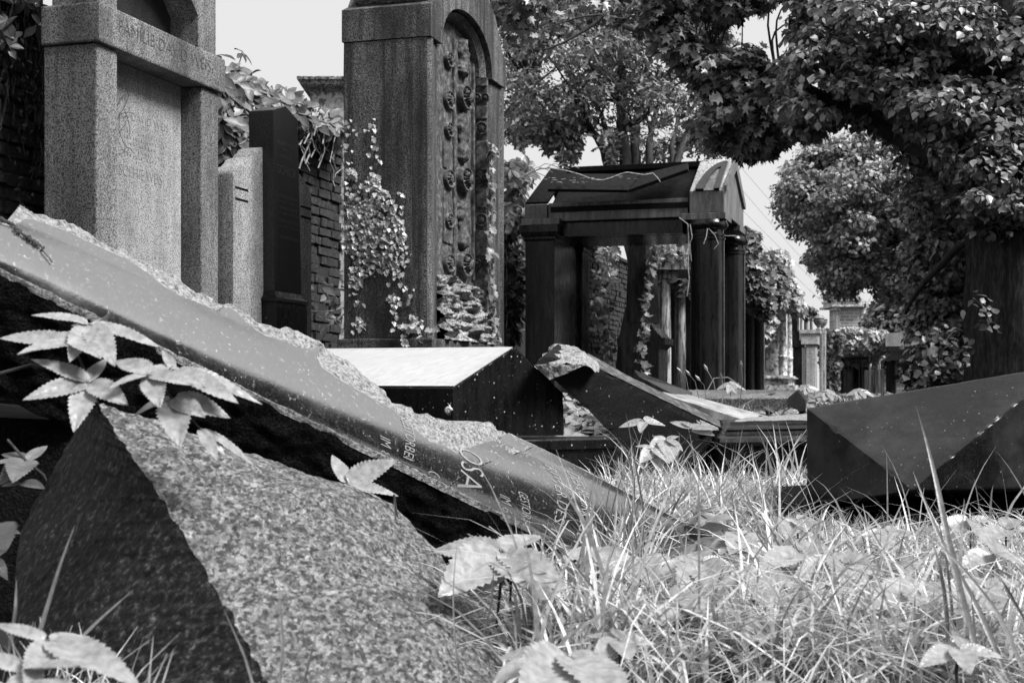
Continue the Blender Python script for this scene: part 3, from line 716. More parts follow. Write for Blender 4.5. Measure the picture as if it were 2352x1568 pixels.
MB().rings(rr).build('entablature', MT['marble'], IP)
MB().hexa([Vector(p) for p in ((a+.1,D+2.4,.3),(b+1.5,D+2.4,.3),(b+1.5,D+2.6,.3),(a+.1,D+2.6,.3),(a+.1,D+2.4,zz[0]),(b+1.5,D+2.4,zz[0]),(b+1.5,D+2.6,zz[0]),(a+.1,D+2.6,zz[0]))]).build('rear_wall', MT['black'], IP)
# obelisk pedestal in front of it
D = 19.3; OB = thing('obelisk', U(1480, 880, D), 'black obelisk on moulded pedestal behind the leaning tree trunk inside the canopy', 'obelisk')
def sq(x0, x1, y, d, o=0, depth=.55, sh=.0):
    a, b = U(x0, 0, d).x-o, U(x1, 0, d).x+o; z = z_at(y, d)
    return [Vector((a, d-o, z)), Vector((b, d-o, z)), Vector((b+.18, d+depth+o, z)), Vector((a+.18, d+depth+o, z))]
MB().rings([sq(1428, 1513, 905, D), sq(1428, 1513, 802, D), sq(1424, 1517, 797, D), sq(1417, 1526, 790, D), sq(1416, 1528, 776, D), sq(1420, 1520, 775, D), sq(1428, 1511, 765, D), sq(1432, 1500, 752, D), sq(1436, 1494, 741, D)]).build('pedestal', MT['black'], OB)
MB().rings([sq(1437, 1491, 740, D, 0, .4), sq(1443, 1482, 560, D, 0, .35)]).build('shaft', MT['black'], OB)
# ================================================================ far row
def perp_box(mb, x0, x1, d, y0, y1, depth=.6, o=0):
    a, b = U(x0, 0, d).x-o, U(x1, 0, d).x+o; z0, z1 = z_at(y0, d), z_at(y1, d)
    s = .3*depth
    P = [Vector((a, d-o, z0)), Vector((b, d-o, z0)), Vector((b+s, d+depth+o, z0)), Vector((a+s, d+depth+o, z0))]
    return mb.hexa(P+[p+Vector((0, 0, z1-z0)) for p in P])
D = 21.5; DC = thing('columned_tomb', U(1735, 893, D), 'black tomb with paired fluted columns smothered in ivy, beyond the canopy', 'tomb')
mb = MB(); perp_box(mb, 1712, 1758, D, 700, 640, .9); mb.build('entablature', MT['black'], DC)
for x in (1727, 1747):
    xc = U(x, 0, D).x
    MB().lathe([(.075, .3), (.072, z_at(720, D)), (.09, z_at(715, D)), (.1, z_at(701, D))], lambda a_, b_, z: Vector((xc+a_, D+.12+b_, z)), 32, 12).build('column', MT['black'], DC, smooth=60)
mb = MB(); perp_box(mb, 1712, 1722, D+.2, 900, 701, .5); perp_box(mb, 1733, 1755, D+.55, 900, 701, .1); mb.build('rear_wall', MT['black'], DC)
D = 24.; WM = thing('mausoleum', U(1785, 893, D), 'pale plastered mausoleum with slender fluted corner columns and ivy roof', 'mausoleum')
mb = MB(); perp_box(mb, 1755, 1800, D+.1, 866, 703, 1.2); mb.build('wall', MT['plaster'], WM)
mb = MB(); perp_box(mb, 1756, 1791, D+.07, 757, 754, .04); perp_box(mb, 1758, 1788, D+.085, 766, 763, .04); perp_box(mb, 1758, 1760, D+.085, 850, 767, .04); mb.build('panel_moulding', MT['sandstone_pale'], WM)
mb = MB()
for y0, y1, o in ((866, 862, .05), (869, 866, .1), (884, 869, .03), (905, 884, .12)): perp_box(mb, 1757, 1806, D-.08, y0, y1-.0, 1.35, o)
mb.build('base', MT['plaster'], WM)
mb = MB()
for y0, y1, o in ((702, 697, .04), (697, 690, .08), (690, 660, .03), (660, 655, .12), (655, 640, .0)): perp_box(mb, 1757, 1806, D, y0, y1+.2, 1.3, o)
mb.build('entablature', MT['plaster'], WM)
for x, d, r in ((1798, D-.05, .062), (1813, D+.75, .05)):
    xc = U(x, 0, d).x; zq = lambda y: z_at(y, D)
    MB().lathe([(r*1.3, zq(866)), (r*1.35, zq(863)), (r*1.1, zq(861)), (r*1.22, zq(840)), (r*1.15, zq(824)), (r*1.35, zq(822)), (r*1.35, zq(818)), (r, zq(816)), (r*.85, zq(722)), (r*1.1, zq(720)), (r*1.0, zq(717)), (r*1.5, zq(703))], lambda a_, b_, z: Vector((xc+a_, d+b_, z)), 32, 12).build('column', MT['plaster'], WM, smooth=50)
D = 26.; o = thing('gravestone', U(1830, 893, D), 'black slab tombstone with stepped cap beside the pale mausoleum', 'gravestone')
mb = MB(); perp_box(mb, 1821, 1842, D, 900, 797, .7); mb.build('slab', MT['black'], o)
mb = MB(); perp_box(mb, 1818, 1845, D, 797, 781, .8, .02); perp_box(mb, 1818, 1836, D+.2, 781, 760, .5); mb.build('cap', MT['black'], o)
mb = MB(); perp_box(mb, 1818, 1832, D+.35, 760, 700, .3); mb.build('shaft', MT['black'], o)
D = 25.5; o = thing('gravestone', U(1865, 905, D-.6), 'grey granite stele with broad square cap in the far row', 'gravestone'); d = D-.6
mb = MB(); perp_box(mb, 1852, 1873, d, 925, 790, .35); mb.build('shaft', MT['granite_wing'], o)
mb = MB(); perp_box(mb, 1851, 1874, d-.01, 796, 792, .37); mb.build('carved_band', MT['sandstone'], o)
mb = MB(); perp_box(mb, 1840, 1878, d-.03, 790, 765, .45); perp_box(mb, 1837, 1882, d-.05, 765, 757, .5, .01); mb.build('cap', MT['granite_wing'], o)
def urn(x, y0, y1, d, lab):
    xc = U(x, 0, d).x; z0, z1 = z_at(y0, d), z_at(y1, d); h = z1-z0; r = h*.36
    pr = [(.45, 0), (.5, .04), (.22, .1), (.25, .16), (.7, .35), (.95, .52), (1, .6), (.8, .63), (.95, .66), (1., .72), (.9, .76), (.6, .84), (.3, .9), (.12, .92), (.18, .96), (.02, 1)]
    o = MB().lathe([(a_*r, z0+b_*h) for a_, b_ in pr], lambda a_, b_, z: Vector((xc+a_, d+b_, z)), 32, 14).build('urn', MT['sandstone_pale'], smooth=50)
    tag(o, lab, 'urn', 'stone urns on the far row')
    return z0
D = 30
for x0, x1, yt, d, mat, lab in ((1882, 1888.5, 757, 27.5, 'sandstone_pale', 'narrow pale stone pier under the nearer carved urn'), (1889, 1895, 758, 28.6, 'marble', 'second narrow pale pier, under the farther carved urn')):
    mb = MB(); perp_box(mb, x0, x1, d, 915, yt+8, .3); perp_box(mb, x0-8, x1+1, d, yt+8, yt, .3); tag(mb.build('stone_pier', MT[mat]), lab, 'pier')
urn(1880, 757, 720, 27.6, 'larger lidded stone urn with swags on the nearer pier'); urn(1889, 758, 724, 28.7, 'stone urn partly behind the larger swagged urn')
d = 29.5; o = thing('ruined_tomb', U(1850, 760, d), 'broken pale columns of a ruined tomb wrapped in creeper behind the urns', 'tomb')
for x0, x1, y in ((1836, 1844, 716), (1846, 1858, 714), (1859, 1868, 722)):
    xc = U((x0+x1)/2, 0, d).x; r = (x1-x0)/2/F*d
    MB().lathe([(r, .4), (r, z_at(y+12, d)), (r*1.15, z_at(y+10, d)), (r*1.15, z_at(y, d))], lambda a_, b_, z: Vector((xc+a_, d+b_, z)), 20).rough(.02, 5).build('column', MT['marble'], o, smooth=50)
# far facing canopies closing the alley
D = 44.; o = thing('canopy_tomb', U(1980, 905, D), 'pale far canopy tomb capped by a thick mat of ivy', 'tomb')
mb = MB(); perp_box(mb, 1920, 2028, D, 819, 809, 2.0); perp_box(mb, 1918, 2032, D-.1, 809, 770, 2.2); mb.build('lintel', MT['plaster'], o)
xc = U(2017, 0, D).x
MB().lathe([(.16, .3), (.14, z_at(829, D)), (.17, z_at(827, D)), (.19, z_at(822, D)), (.19, z_at(819, D))], lambda a_, b_, z: Vector((xc+a_, D+.25+b_, z)), 28, 12).build('column', MT['plaster'], o, smooth=50)
mb = MB(); perp_box(mb, 1903, 1912, D, 915, 800, 1.); perp_box(mb, 1920, 1932, D, 915, 819, 1.); mb.build('side_pier', MT['black'], o)
mb = MB(); perp_box(mb, 1926, 1995, D+1.3, 915, 820, .2); mb.build('rear_panel', MT['black'], o)
for x in (1980, 1990):
    xq = U(x, 0, D+.9).x; MB().lathe([(.12, .3), (.11, z_at(820, D))], lambda a_, b_, z: Vector((xq+a_, D+.9+b_, z)), 24, 12).build('column', MT['black'], o, smooth=50)
D = 42.; o = thing('canopy_tomb', U(2080, 900, D), 'dark granite canopy tomb with smooth pale box roof at the alley end', 'tomb')
mb = MB(); perp_box(mb, 2034, 2102, D, 795, 764, 1.6); perp_box(mb, 2102.3, 2124, D-.02, 795, 764, 1.6); mb.build('roof_block', MT['granite_wing'], o)
mb = MB(); perp_box(mb, 2040, 2118, D, 806, 796, 1.5); perp_box(mb, 2044, 2112, D+.05, 827, 806, 1.4); mb.build('frieze', MT['black'], o)
for x in (2105,):
    xq = U(x, 0, D+.2).x; MB().lathe([(.19, .3), (.16, z_at(838, D)), (.22, z_at(827, D))], lambda a_, b_, z: Vector((xq+a_, D+.3+b_, z)), 32, 14).build('column', MT['black'], o, smooth=50)
xq = U(2047, 0, D+1.2).x; MB().lathe([(.17, .3), (.15, z_at(838, D)), (.2, z_at(827, D))], lambda a_, b_, z: Vector((xq+a_, D+1.2+b_, z)), 32, 14).build('column', MT['black'], o, smooth=50)
D = 58.; o = thing('brick_shed', U(2060, 900, D), 'small whitewashed brick shed with lean-to roof seen under the far canopy', 'shed')
a, b = U(2026, 0, D).x, U(2079, 0, D).x
MB().hexa([Vector(p) for p in ((a,D,.2),(b,D,.2),(b,D+2,.2),(a,D+2,.2),(a,D,z_at(857, D)),(b,D,z_at(866, D)),(b,D+2,z_at(866, D)),(a,D+2,z_at(857, D)))]).build('wall', MT['far_brick'], o)
b2 = U(2095, 0, D).x
MB().hexa([Vector(p) for p in ((a,D-.2,z_at(857, D)),(b2,D-.2,z_at(869, D)),(b2,D+2,z_at(869, D)),(a,D+2,z_at(857, D)),(a,D-.2,z_at(854, D)),(b2,D-.2,z_at(866, D)),(b2,D+2,z_at(866, D)),(a,D+2,z_at(854, D)))]).build('roof', MT['black'], o)
D = 12.; o = MB()
a, b = U(1994, 0, D).x, U(2033, 0, D).x
for k in range(5):
    x0 = a+(b-a)*k/5; x1 = a+(b-a)*(k+1)/5-.003; zt_ = z_at(848+random.uniform(0, 2), D); oy = random.uniform(0, .012)
    o.hexa([Vector(p) for p in ((x0,D+oy,.2),(x1,D+oy,.2),(x1,D+.14,.2),(x0,D+.14,.2),(x0,D+oy,zt_),(x1,D+oy,zt_),(x1,D+.14,zt_),(x0,D+.14,zt_))], .003)
tag(o.build('wooden_post', MT['wood']), 'weathered split square wooden post standing behind the right fallen stone', 'post')
# tower
D = 95.; TW = thing('brick_tower', U(1955, 900, D), 'tall brick and pale stone tower far off beyond the cemetery', 'tower')
def tb(x0, x1, y0, y1, d=D, depth=3.0): 
    a, b = U(x0, 0, d).x, U(x1, 0, d).x; z0, z1 = z_at(y0, d), z_at(y1, d)
    return [Vector(p) for p in ((a,d,z0),(b,d,z0),(b,d+depth,z0),(a,d+depth,z0),(a,d,z1),(b,d,z1),(b,d+depth,z1),(a,d+depth,z1))]
MB().hexa(tb(1928, 1974, 905, 704)).build('brick_wall_face', MT['far_brick'], TW)
mb = MB(); mb.hexa(tb(1921, 1929, 905, 712, D-.2, 1)); mb.hexa(tb(1915, 1931, 712, 705, D-.3, 1.2)); mb.hexa(tb(1988, 2000, 905, 734, D+2, 1)); mb.hexa(tb(1986, 2006, 734, 727, D+1.9, 1.2)); mb.hexa(tb(1986, 2004, 727, 705, D+2.2, 1))
mb.build('corner_pilaster', MT['plaster'], TW)
mb = MB(); mb.hexa(tb(1912, 1996, 704, 699, D-.5, 4)); mb.hexa(tb(1918, 1990, 699, 690, D-.3, 3.6)); mb.hexa(tb(1917, 1981, 690, 685, D-.5, 4)); mb.build('cornice', MT['plaster'], TW)
mb = MB(); mb.hexa(tb(1922, 1976, 685, 648)); mb.hexa(tb(1917, 1981, 648, 642, D-.4, 3.6)); mb.hexa(tb(1926, 1972, 642, 600)); mb.hexa(tb(1920, 1978, 600, 594, D-.4, 3.6)); mb.build('upper_storey', MT['plaster'], TW)
xq = U(1981, 0, D).x; MB().lathe([(.2, .4), (.19, z_at(722, D)), (.3, z_at(720, D)), (.3, z_at(714, D)), (.2, z_at(712, D)), (.3, z_at(704, D))], lambda a_, b_, z: Vector((xq+a_, D+.3+b_, z)), 20).build('round_column', MT['plaster'], TW, smooth=50)
# power cables
for i, (x0, y0, x1, y1) in enumerate(((1400, 70, 1990, 760), (1430, 60, 2010, 730), (1380, 180, 2000, 800), (1405, 170, 2010, 780))):
    mb = MB(); P = []
    for k in range(25):
        s = k/24; P.append(U(x0+(x1-x0)*s, y0+(y1-y0)*s+10*math.sin(math.pi*s), 70+70*s))
    mb.tube(P, .014, 4); tag(mb.build('power_cable', MT['cable']), ['topmost overhead cable of the upper pair crossing the sky', 'lower cable of the upper pair crossing the sky', 'upper cable of the lower pair crossing the sky', 'lowest overhead cable crossing the sky'][[1,0,3,2][i]], 'cable', 'overhead cables across the sky gap')
# ================================================================ long fallen slab with curved polished face
T0, T1_ = U(-110, 436, 2.98), U(1745, 1283, 4.55)
R0, R1_ = U(-110, 570, 2.72), U(1500, 1352, 4.12)
Ld = ((T1_-T0)+(R1_-R0)).normalized(); 
Nn = ((T0-R0).cross(Ld)).normalized()
if Nn.z < 0: Nn = -Nn
def SP(u, v, h=0):
    vv = min(1, max(0, v)); bul = .034*math.sin(math.pi*vv**.6)
    return R0.lerp(R1_, u).lerp(T0.lerp(T1_, u), v)+Nn*(bul+h)
_g = [(i/300, j/60) for i in range(301) for j in range(-6, 79)]
_gp = np.array([proj(SP(u, v)) for u, v in _g]); _gu = np.array(_g)
def inv(x, y):
    d = ((_gp-np.array([x, y]))**2).sum(1); k = int(d.argmin()); u, v = _g[k]
    for _ in range(6):
        p = np.array(proj(SP(u, v))); e = 1e-3
        J = np.stack([(np.array(proj(SP(u+e, v)))-p)/e, (np.array(proj(SP(u, v+e)))-p)/e], 1)
        try: du = np.linalg.solve(J, np.array([x, y])-p)
        except Exception: break
        if np.abs(du).max() > .2: break
        u += du[0]; v += du[1]
    return u, v
outer = [(-60,470),(20,502),(35,482),(50,468),(75,476),(130,500),(200,527),(260,560),(310,582),(370,612),(410,628),(450,662),(520,690),(560,715),(600,738),(625,745),(660,748),(700,756),(722,772),(742,790),(780,812),(830,842),(858,872),(885,896),(905,918),(940,932),(965,947),(1010,954),(1050,962),(1110,963),(1140,975),(1165,992),(1230,1022),(1320,1066),(1400,1108),(1500,1160),(1600,1214),(1740,1282)]
smoothb = [(-60,495),(20,520),(40,514),(60,502),(80,505),(150,530),(250,577),(300,600),(340,628),(380,660),(420,682),(450,692),(500,716),(512,705),(540,712),(575,750),(612,772),(650,782),(690,800),(722,800),(741,793),(727,815),(737,842),(780,872),(850,912),(900,938),(950,984),(985,1012),(1020,1024),(1050,1040),(1075,1052),(1100,1058),(1135,1058),(1148,1040),(1150,1010),(1163,993),(1232,1024),(1320,1068),(1400,1110),(1500,1162),(1600,1216),(1740,1284)]
SLAB = thing('fallen_headstone', SP(.5, .5)-Vector((0, 0, .3)), 'long fallen inscribed granite headstone with broken upper edge, propped on the rough boulder', 'headstone')
def resample(poly, n):
    P = np.array(poly, float); s = np.concatenate([[0], np.cumsum(np.hypot(*np.diff(P, axis=0).T))]); q = np.linspace(0, s[-1], n)
    return np.stack([np.interp(q, s, P[:, 0]), np.interp(q, s, P[:, 1])], 1)
NB = 220
sb = [inv(x, y) for x, y in resample(smoothb, NB)]
ob = resample(outer, NB)
# correspond outer points by nearest along-slab position, kept monotone
ob_uv = [inv(x, y) for x, y in ob]
ou = np.array([u for u, v in ob_uv]); ov = np.array([v for u, v in ob_uv])
idx = np.argsort(ou); 
mb = MB(); nv = 22; rows = []
for k, (u, v) in enumerate(sb):
    rows.append([mb.bm.verts.new(SP(u, v*j/nv if j else 0)) for j in range(nv+1)])
for a_, b_ in zip(rows, rows[1:]):
    for j in range(nv): mb.bm.faces.new((a_[j], b_[j], b_[j+1], a_[j+1]))
FACE = mb.build('inscribed_face', MT['slab_face'], SLAB, smooth=True)
mb = MB(); rows = []; nw = 14
for k, (u, v) in enumerate(sb):
    w = k/(NB-1)
    vo = float(np.interp(u, ou[idx], ov[idx])); vo = max(vo, v+.002); uo = u
    r = []
    p0 = SP(u, v); p1 = SP(uo, vo)
    gap = (p1-p0).length
    for j in range(nw+1):
        s = j/nw; p = p0.lerp(p1, s)
        dep = -min(.007, gap*.12)*math.sin(s*math.pi/2)**.8
        nz = noise.fractal(p*28, 1, 2.1, 5)*.012*min(1, gap*25)*min(1, s*4)
        p = p+Nn*(dep+nz)
        if j == nw: p = p+Vector((0, 0, noise.noise(p*60)*.004))
        r.append(p)
    # fold over the back edge
    r.append(r[-1]-Nn*.06+(r[-1]-r[-2]).normalized()*.004); r.append(r[-2]-Nn*.16)
    rows.append([mb.bm.verts.new(p) for p in r])
for a_, b_ in zip(rows, rows[1:]):
    for j in range(len(a_)-1): mb.bm.faces.new((a_[j], b_[j], b_[j+1], a_[j+1]))
mb.build('broken_edge', MT['broken'], SLAB, smooth=50)
# rough black side and chipped pale rim
side_d = (-Nn*.88+(R0-T0).normalized()*.1).normalized()
def thick(u): return .235-.02*u
def rimp(u):
    return noise.fractal(Vector((u*22, 3, 1)), 1, 2, 4)*.006
def sd(u, v):
    p = SP(u, 0)-Nn*.004
    a_ = (R0-T0).normalized()
    n_ = noise.fractal(Vector((u*30, v*6, 9)), 1, 2, 5)
    return p+side_d*thick(u)*v+a_*(.004*math.sin(min(1, v*5)*math.pi/2)+.010*n_*min(1, v*6)+rimp(u)*min(1, v*10))
MB().grid(sd, 300, 26).build('rough_side', MT['rough_black'], SLAB, smooth=True)
def rim(u, v):
    a_ = (R0-T0).normalized()
    wv = .001+.003*abs(noise.fractal(Vector((u*17, 8, 4)), 1, 2, 4))+(.004*math.exp(-((u-.57)/.05)**2))
    p = SP(u, 0)+a_*(-wv*(1-v))
    if v < .5: p = SP(u, 0)-a_*(wv*(1-2*v))*1.0+Nn*(.0012+.034*math.sin(math.pi*max(0, wv*(1-2*v)/.27)**.6))
    else: p = SP(u, 0)+a_*(wv*.9*(2*v-1)+rimp(u)*(2*v-1))-Nn*(.010*(2*v-1)**1.2)
    return p+Nn*noise.fractal(Vector((u*90, v*4, 2)), 1, 2, 3)*.002
MB().grid(rim, 400, 8).build('chipped_rim', MT['broken'], SLAB, smooth=True)
mb = MB(); vb_ = lambda u: float(np.interp(u, ou[idx], ov[idx]))
def under(u, v):
    a_ = sd(u, 1); b_ = SP(u, vb_(u))-Nn*.16; return a_.lerp(b_, v)
mb.grid(under, 60, 4).build('underside', MT['rough_black'], SLAB, smooth=True)
def slabtext(x0, y0, x1, y1, hx):
    """baseline from (x0,y0) to (x1,y1); cap height hx columns to the right along the slab"""
    a_, b_ = inv(x0, y0), inv(x1, y1); c_ = inv(x0+hx, y0+hx*.47)
    def fn(s, h):
        u = a_[0]+(b_[0]-a_[0])*s+(c_[0]-a_[0])*h; v = a_[1]+(b_[1]-a_[1])*s+(c_[1]-a_[1])*h
        return SP(u, v, .0014) if v > .006 else None
    return fn
slant = 0.0
TXT = [('GESTORBEN AM', 918, 958, 917, 1098, 24, 'm'), ('IM 84', 872, 1000, 874, 1056, 24, 'l'), ('OSA', 1049, 1022, 1048, 1118, 56, 'l'), ('GEB', 982, 1077, 984, 1120, 30, 'l'),
       ('RITTER DES F', 1248, 1066, 1254, 1232, 28, 'd'), ('DES BEZIRKSGER', 1299, 1080, 1306, 1262, 28, 'd'), ('GESTORB', 1188, 1126, 1193, 1202, 22, 'l'), ('IM 63', 1147, 1134, 1152, 1186, 24, 'l'),
       ('KAIS', 1403, 1180, 1405, 1262, 21, 'd'), ('DR K', 1464, 1172, 1464, 1262, 54, 'd')]
def fit(fn): return fn
lettering([(t, slabtext(x0, y0, x1, y1, h)) for t, x0, y0, x1, y1, h, m in TXT if m in 'lm'], 'inscription', MT['let_light'], FACE, thin=-.012)
lettering([(t, slabtext(x0, y0, x1, y1, h)) for t, x0, y0, x1, y1, h, m in TXT if m == 'd'], 'inscription', MT['let_light'], FACE, thin=-.014)
# small black moss tufts trailing on the face
mb = MB()
for x, y, r in ((2,508,.009),(12,513,.008),(28,520,.006),(38,530,.008),(42,538,.005),(62,548,.008),(70,555,.007),(80,562,.008),(92,570,.005)):
    u, v = inv(x, y); 
    for k in range(7): mb_c = SP(u+random.uniform(-.003, .003), v+random.uniform(-.02, .02), .004); bmesh.ops.create_icosphere(mb.bm, subdivisions=1, radius=r*random.uniform(.3, .7), matrix=Matrix.Translation(mb_c))
mb.tube([SP(*inv(x, y), .004) for x, y in ((2,508),(28,520),(40,532),(60,547),(80,560),(92,570),(97,580),(112,598),(118,606))], .0014, 4)
mb.build('moss_trail', MT['dark_stem'], FACE)
# ================================================================ rough boulder-like stone (foreground)
BO = thing('fallen_pyramid_stone', U(500, 1700, 2.0), 'rough pyramid tipped granite block in the near foreground propping the long slab', 'stone block')
ridge = [(222,932,2.32),(250,965,2.28),(290,1030,2.2),(345,1105,2.13),(400,1195,2.05),(455,1285,1.97),(510,1375,1.89),(560,1465,1.82),(610,1560,1.75),(650,1640,1.7)]
sil = [(236,930,2.34),(330,958,2.44),(450,1000,2.56),(560,1040,2.66),(700,1085,2.78),(830,1122,2.88),(900,1158,2.9),(950,1205,2.9),(1000,1260,2.86),(1045,1335,2.78),(1090,1375,2.72),(1140,1430,2.62),(1210,1520,2.48),(1290,1640,2.3)]
def rs3(L, n):
    P = np.array([list(U(*p)) for p in L]); s = np.concatenate([[0], np.cumsum(np.linalg.norm(np.diff(P, axis=0), axis=1))]); q = np.linspace(0, s[-1], n)
    return [Vector([float(np.interp(x, s, P[:, k])) for k in range(3)]) for x in q]
n = 260; ra, sa = rs3(ridge, n), rs3(sil, n)
ra = [p+Vector((noise.fractal(p*38, 1, 2.1, 4), 0, noise.fractal(p*31+Vector((5, 5, 5)), 1, 2.1, 4)))*.0045 for p in ra]
sa = [p+Vector((0, 0, noise.fractal(p*26, 1, 2.1, 4)))*.005 for p in sa]
# match: ridge runs down-left edge, silhouette runs right; surface between them
up_n = Vector((.45, -.45, .77)).normalized()
def lf(u, v):
    i = u*(n-1); k = min(n-2, int(i)); f = i-k
    p = ra[k].lerp(ra[k+1], f).lerp(sa[k].lerp(sa[k+1], f), v)
    bul = .05*math.sin(math.pi*v)*min(1, u*2.0)
    nn_ = noise.fractal(p*30, 1, 2.1, 5)*.0035+noise.noise(p*9)*.006
    edge = min(1, v*14)
    return p+up_n*(bul+nn_*edge)
MB().grid(lf, 220, 170).build('lit_face', MT['boulder'], BO, smooth=True, label='rough top face in a lit colour')
lft = [(222,932,2.32),(205,950,2.42),(165,1000,2.5),(120,1080,2.5),(75,1165,2.48),(50,1215,2.45),(36,1300,2.35),(30,1400,2.25),(24,1500,2.15),(20,1640,2.0)]
la = rs3(lft, n)
dk_n = Vector((-.3, -.9, .2)).normalized()
def df(u, v):
    i = u*(n-1); k = min(n-2, int(i)); f = i-k
    p = ra[k].lerp(ra[k+1], f).lerp(la[k].lerp(la[k+1], f), v)
    return p+dk_n*(.03*math.sin(math.pi*v)*min(1, u*2)+(noise.fractal(p*26, 1, 2.1, 5)*.004)*min(1, v*14))
MB().grid(df, 220, 120).build('shaded_face', MT['boulder_dark'], BO, smooth=True, label='rough side face with shade put into its colour')
# hidden rear closing surface
def bk(u, v):
    i = u*(n-1); k = min(n-2, int(i)); f = i-k
    a_ = sa[k].lerp(sa[k+1], f); b_ = la[k].lerp(la[k+1], f)
    p = a_.lerp(b_, v); return p+Vector((0, .25*math.sin(math.pi*v), -.3*math.sin(math.pi*v)))
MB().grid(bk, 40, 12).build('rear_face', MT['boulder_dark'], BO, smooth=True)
# ================================================================ black block with pale gable top
BL = thing('fallen_gabled_stone', U(1150, 1000, 7.2), 'black block stone with pale top slope and streaked gable end, on a black base', 'stone block')
K1, K2, PK = U(1040, 891, 7.0), U(1294, 904, 7.35), U(1183, 797, 7.2)
K1b, K2b = U(1040, 1001, 7.0), U(1295, 1000, 7.35)
K1f, PKf = U(560, 889, 8.0), U(700, 801, 8.6); K2f = PKf+(K2-PK)+(Vector((0, .1, 0))); K1fb = U(560, 1001, 8.0); K2fb = K2f+(K2b-K2)
MB().rings([[K1b, K2b, K2, PK, K1], [K1fb, K2fb, K2f, PKf, K1f]]).weather(36, .006, .001).build('block', MT['black_wet'], BL)
nrm = (K1f-K1).cross(PK-K1).normalized(); nrm = nrm if nrm.z > 0 else -nrm
e = .004
q = [K1+(K1f-K1)*.004+(PK-K1)*.03, K1f+(PK-K1)*.03, PKf-(PK-K1)*.02, PK-(PK-K1)*.02+(PKf-PK)*.004]
MB().hexa([p+nrm*.0015 for p in q]+[p+nrm*.006 for p in q]).build('top_face', MT['pale_top'], BL, label='pale top slope')  # only this slope of the black block gets the pale grained colour
# base block
mb = MB(); a_, b_, c_ = U(1176, 1009, 6.85), U(1416, 1003, 7.1), U(1424, 998, 7.9)
mb.rings([[p+Vector((0, 0, z))+o for p, o in ((U(1100, 1010, 6.8), Vector((0, -k, 0))), (b_, Vector((k*.5, -k, 0))), (U(1426, 1000, 8.0), Vector((k, k, 0))), (U(1050, 1000, 8.0), Vector((-k, k, 0))))] for z, k in ((-.4, .0), (-.06, 0), (-.055, .012), (-.012, .012), (-.004, 0.004))], bevel=.0)
mb.build('base_block', MT['black_wet'], BL)
# snail on it
sn = thing('snail', U(1030, 946, 6.97), 'tiny pale snail clinging to the black block beside the broken edge', 'snail')
def sh(a_, b_, z): return U(1030, 948, 6.965)+Vector((a_, -.012+z*.7, b_))
mb = MB(); pts = []; rad = []
for i in range(40):
    an = i*.4; r = .016*math.exp(-i*.055); pts.append(U(1029, 943, 6.96)+Vector((math.cos(an)*r, -.004-.00025*i, math.sin(an)*r))); rad.append(.011*math.exp(-i*.055))
mb.tube(pts, rad, 8).build('shell', MT['shell'], sn, smooth=True)
mb = MB(); mb.tube([U(1026, 950, 6.98), U(1030, 951, 6.97), U(1033, 944, 6.965), U(1033, 934, 6.965), U(1032, 929, 6.965)], [.003, .008, .008, .006, .004], 8)
for dx in (-4, 4): mb.tube([U(1032, 930, 6.965), U(1032+dx, 925, 6.96)], [.0015, .001], 4)
mb.build('body', MT['shell'], sn, smooth=True)
# ================================================================ broken leaning slab
D0, D1 = 7.3, 7.9
BS = thing('broken_slab', U(1500, 1000, 7.6), 'leaning broken black slab with rough snapped upper end and pitted face', 'stone slab')
front = [(1228,838),(1250,815),(1300,830),(1348,834),(1440,879),(1500,908),(1560,937),(1615,963),(1668,989),(1664,1120),(1560,1115),(1480,1070),(1400,993),(1340,932),(1290,888)]
def dF(x): return 7.15+(x-1228)/440*.75
fp = [U(x, y, dF(x)) for x, y in front]
bp = [U(x, y, dF(x)+.33) for x, y in [(1262,802),(1285,786),(1325,799),(1350,812),(1442,864),(1502,893),(1562,922),(1620,951),(1678,979),(1674,1100),(1566,1100),(1486,1055),(1406,982),(1346,922),(1310,880)]]
MB().rings([fp, bp]).weather(10, .012, .004).build('slab', MT['pitted'], BS)
# ground top strip
ts = [fp[4-1], fp[4], fp[5], fp[6], fp[7], fp[8]]; tsb = [bp[3], bp[4], bp[5], bp[6], bp[7], bp[8]]
def strip(u, v):
    i = u*(len(ts)-1); k = min(len(ts)-2, int(i)); f = i-k
    return ts[k].lerp(ts[k+1], f).lerp(tsb[k].lerp(tsb[k+1], f), v)+Vector((0, -.001, .004+.0015*noise.noise(Vector((u*30, v*5, 1)))))
MB().grid(strip, 60, 6).build('top_strip', MT['relief'], BS)
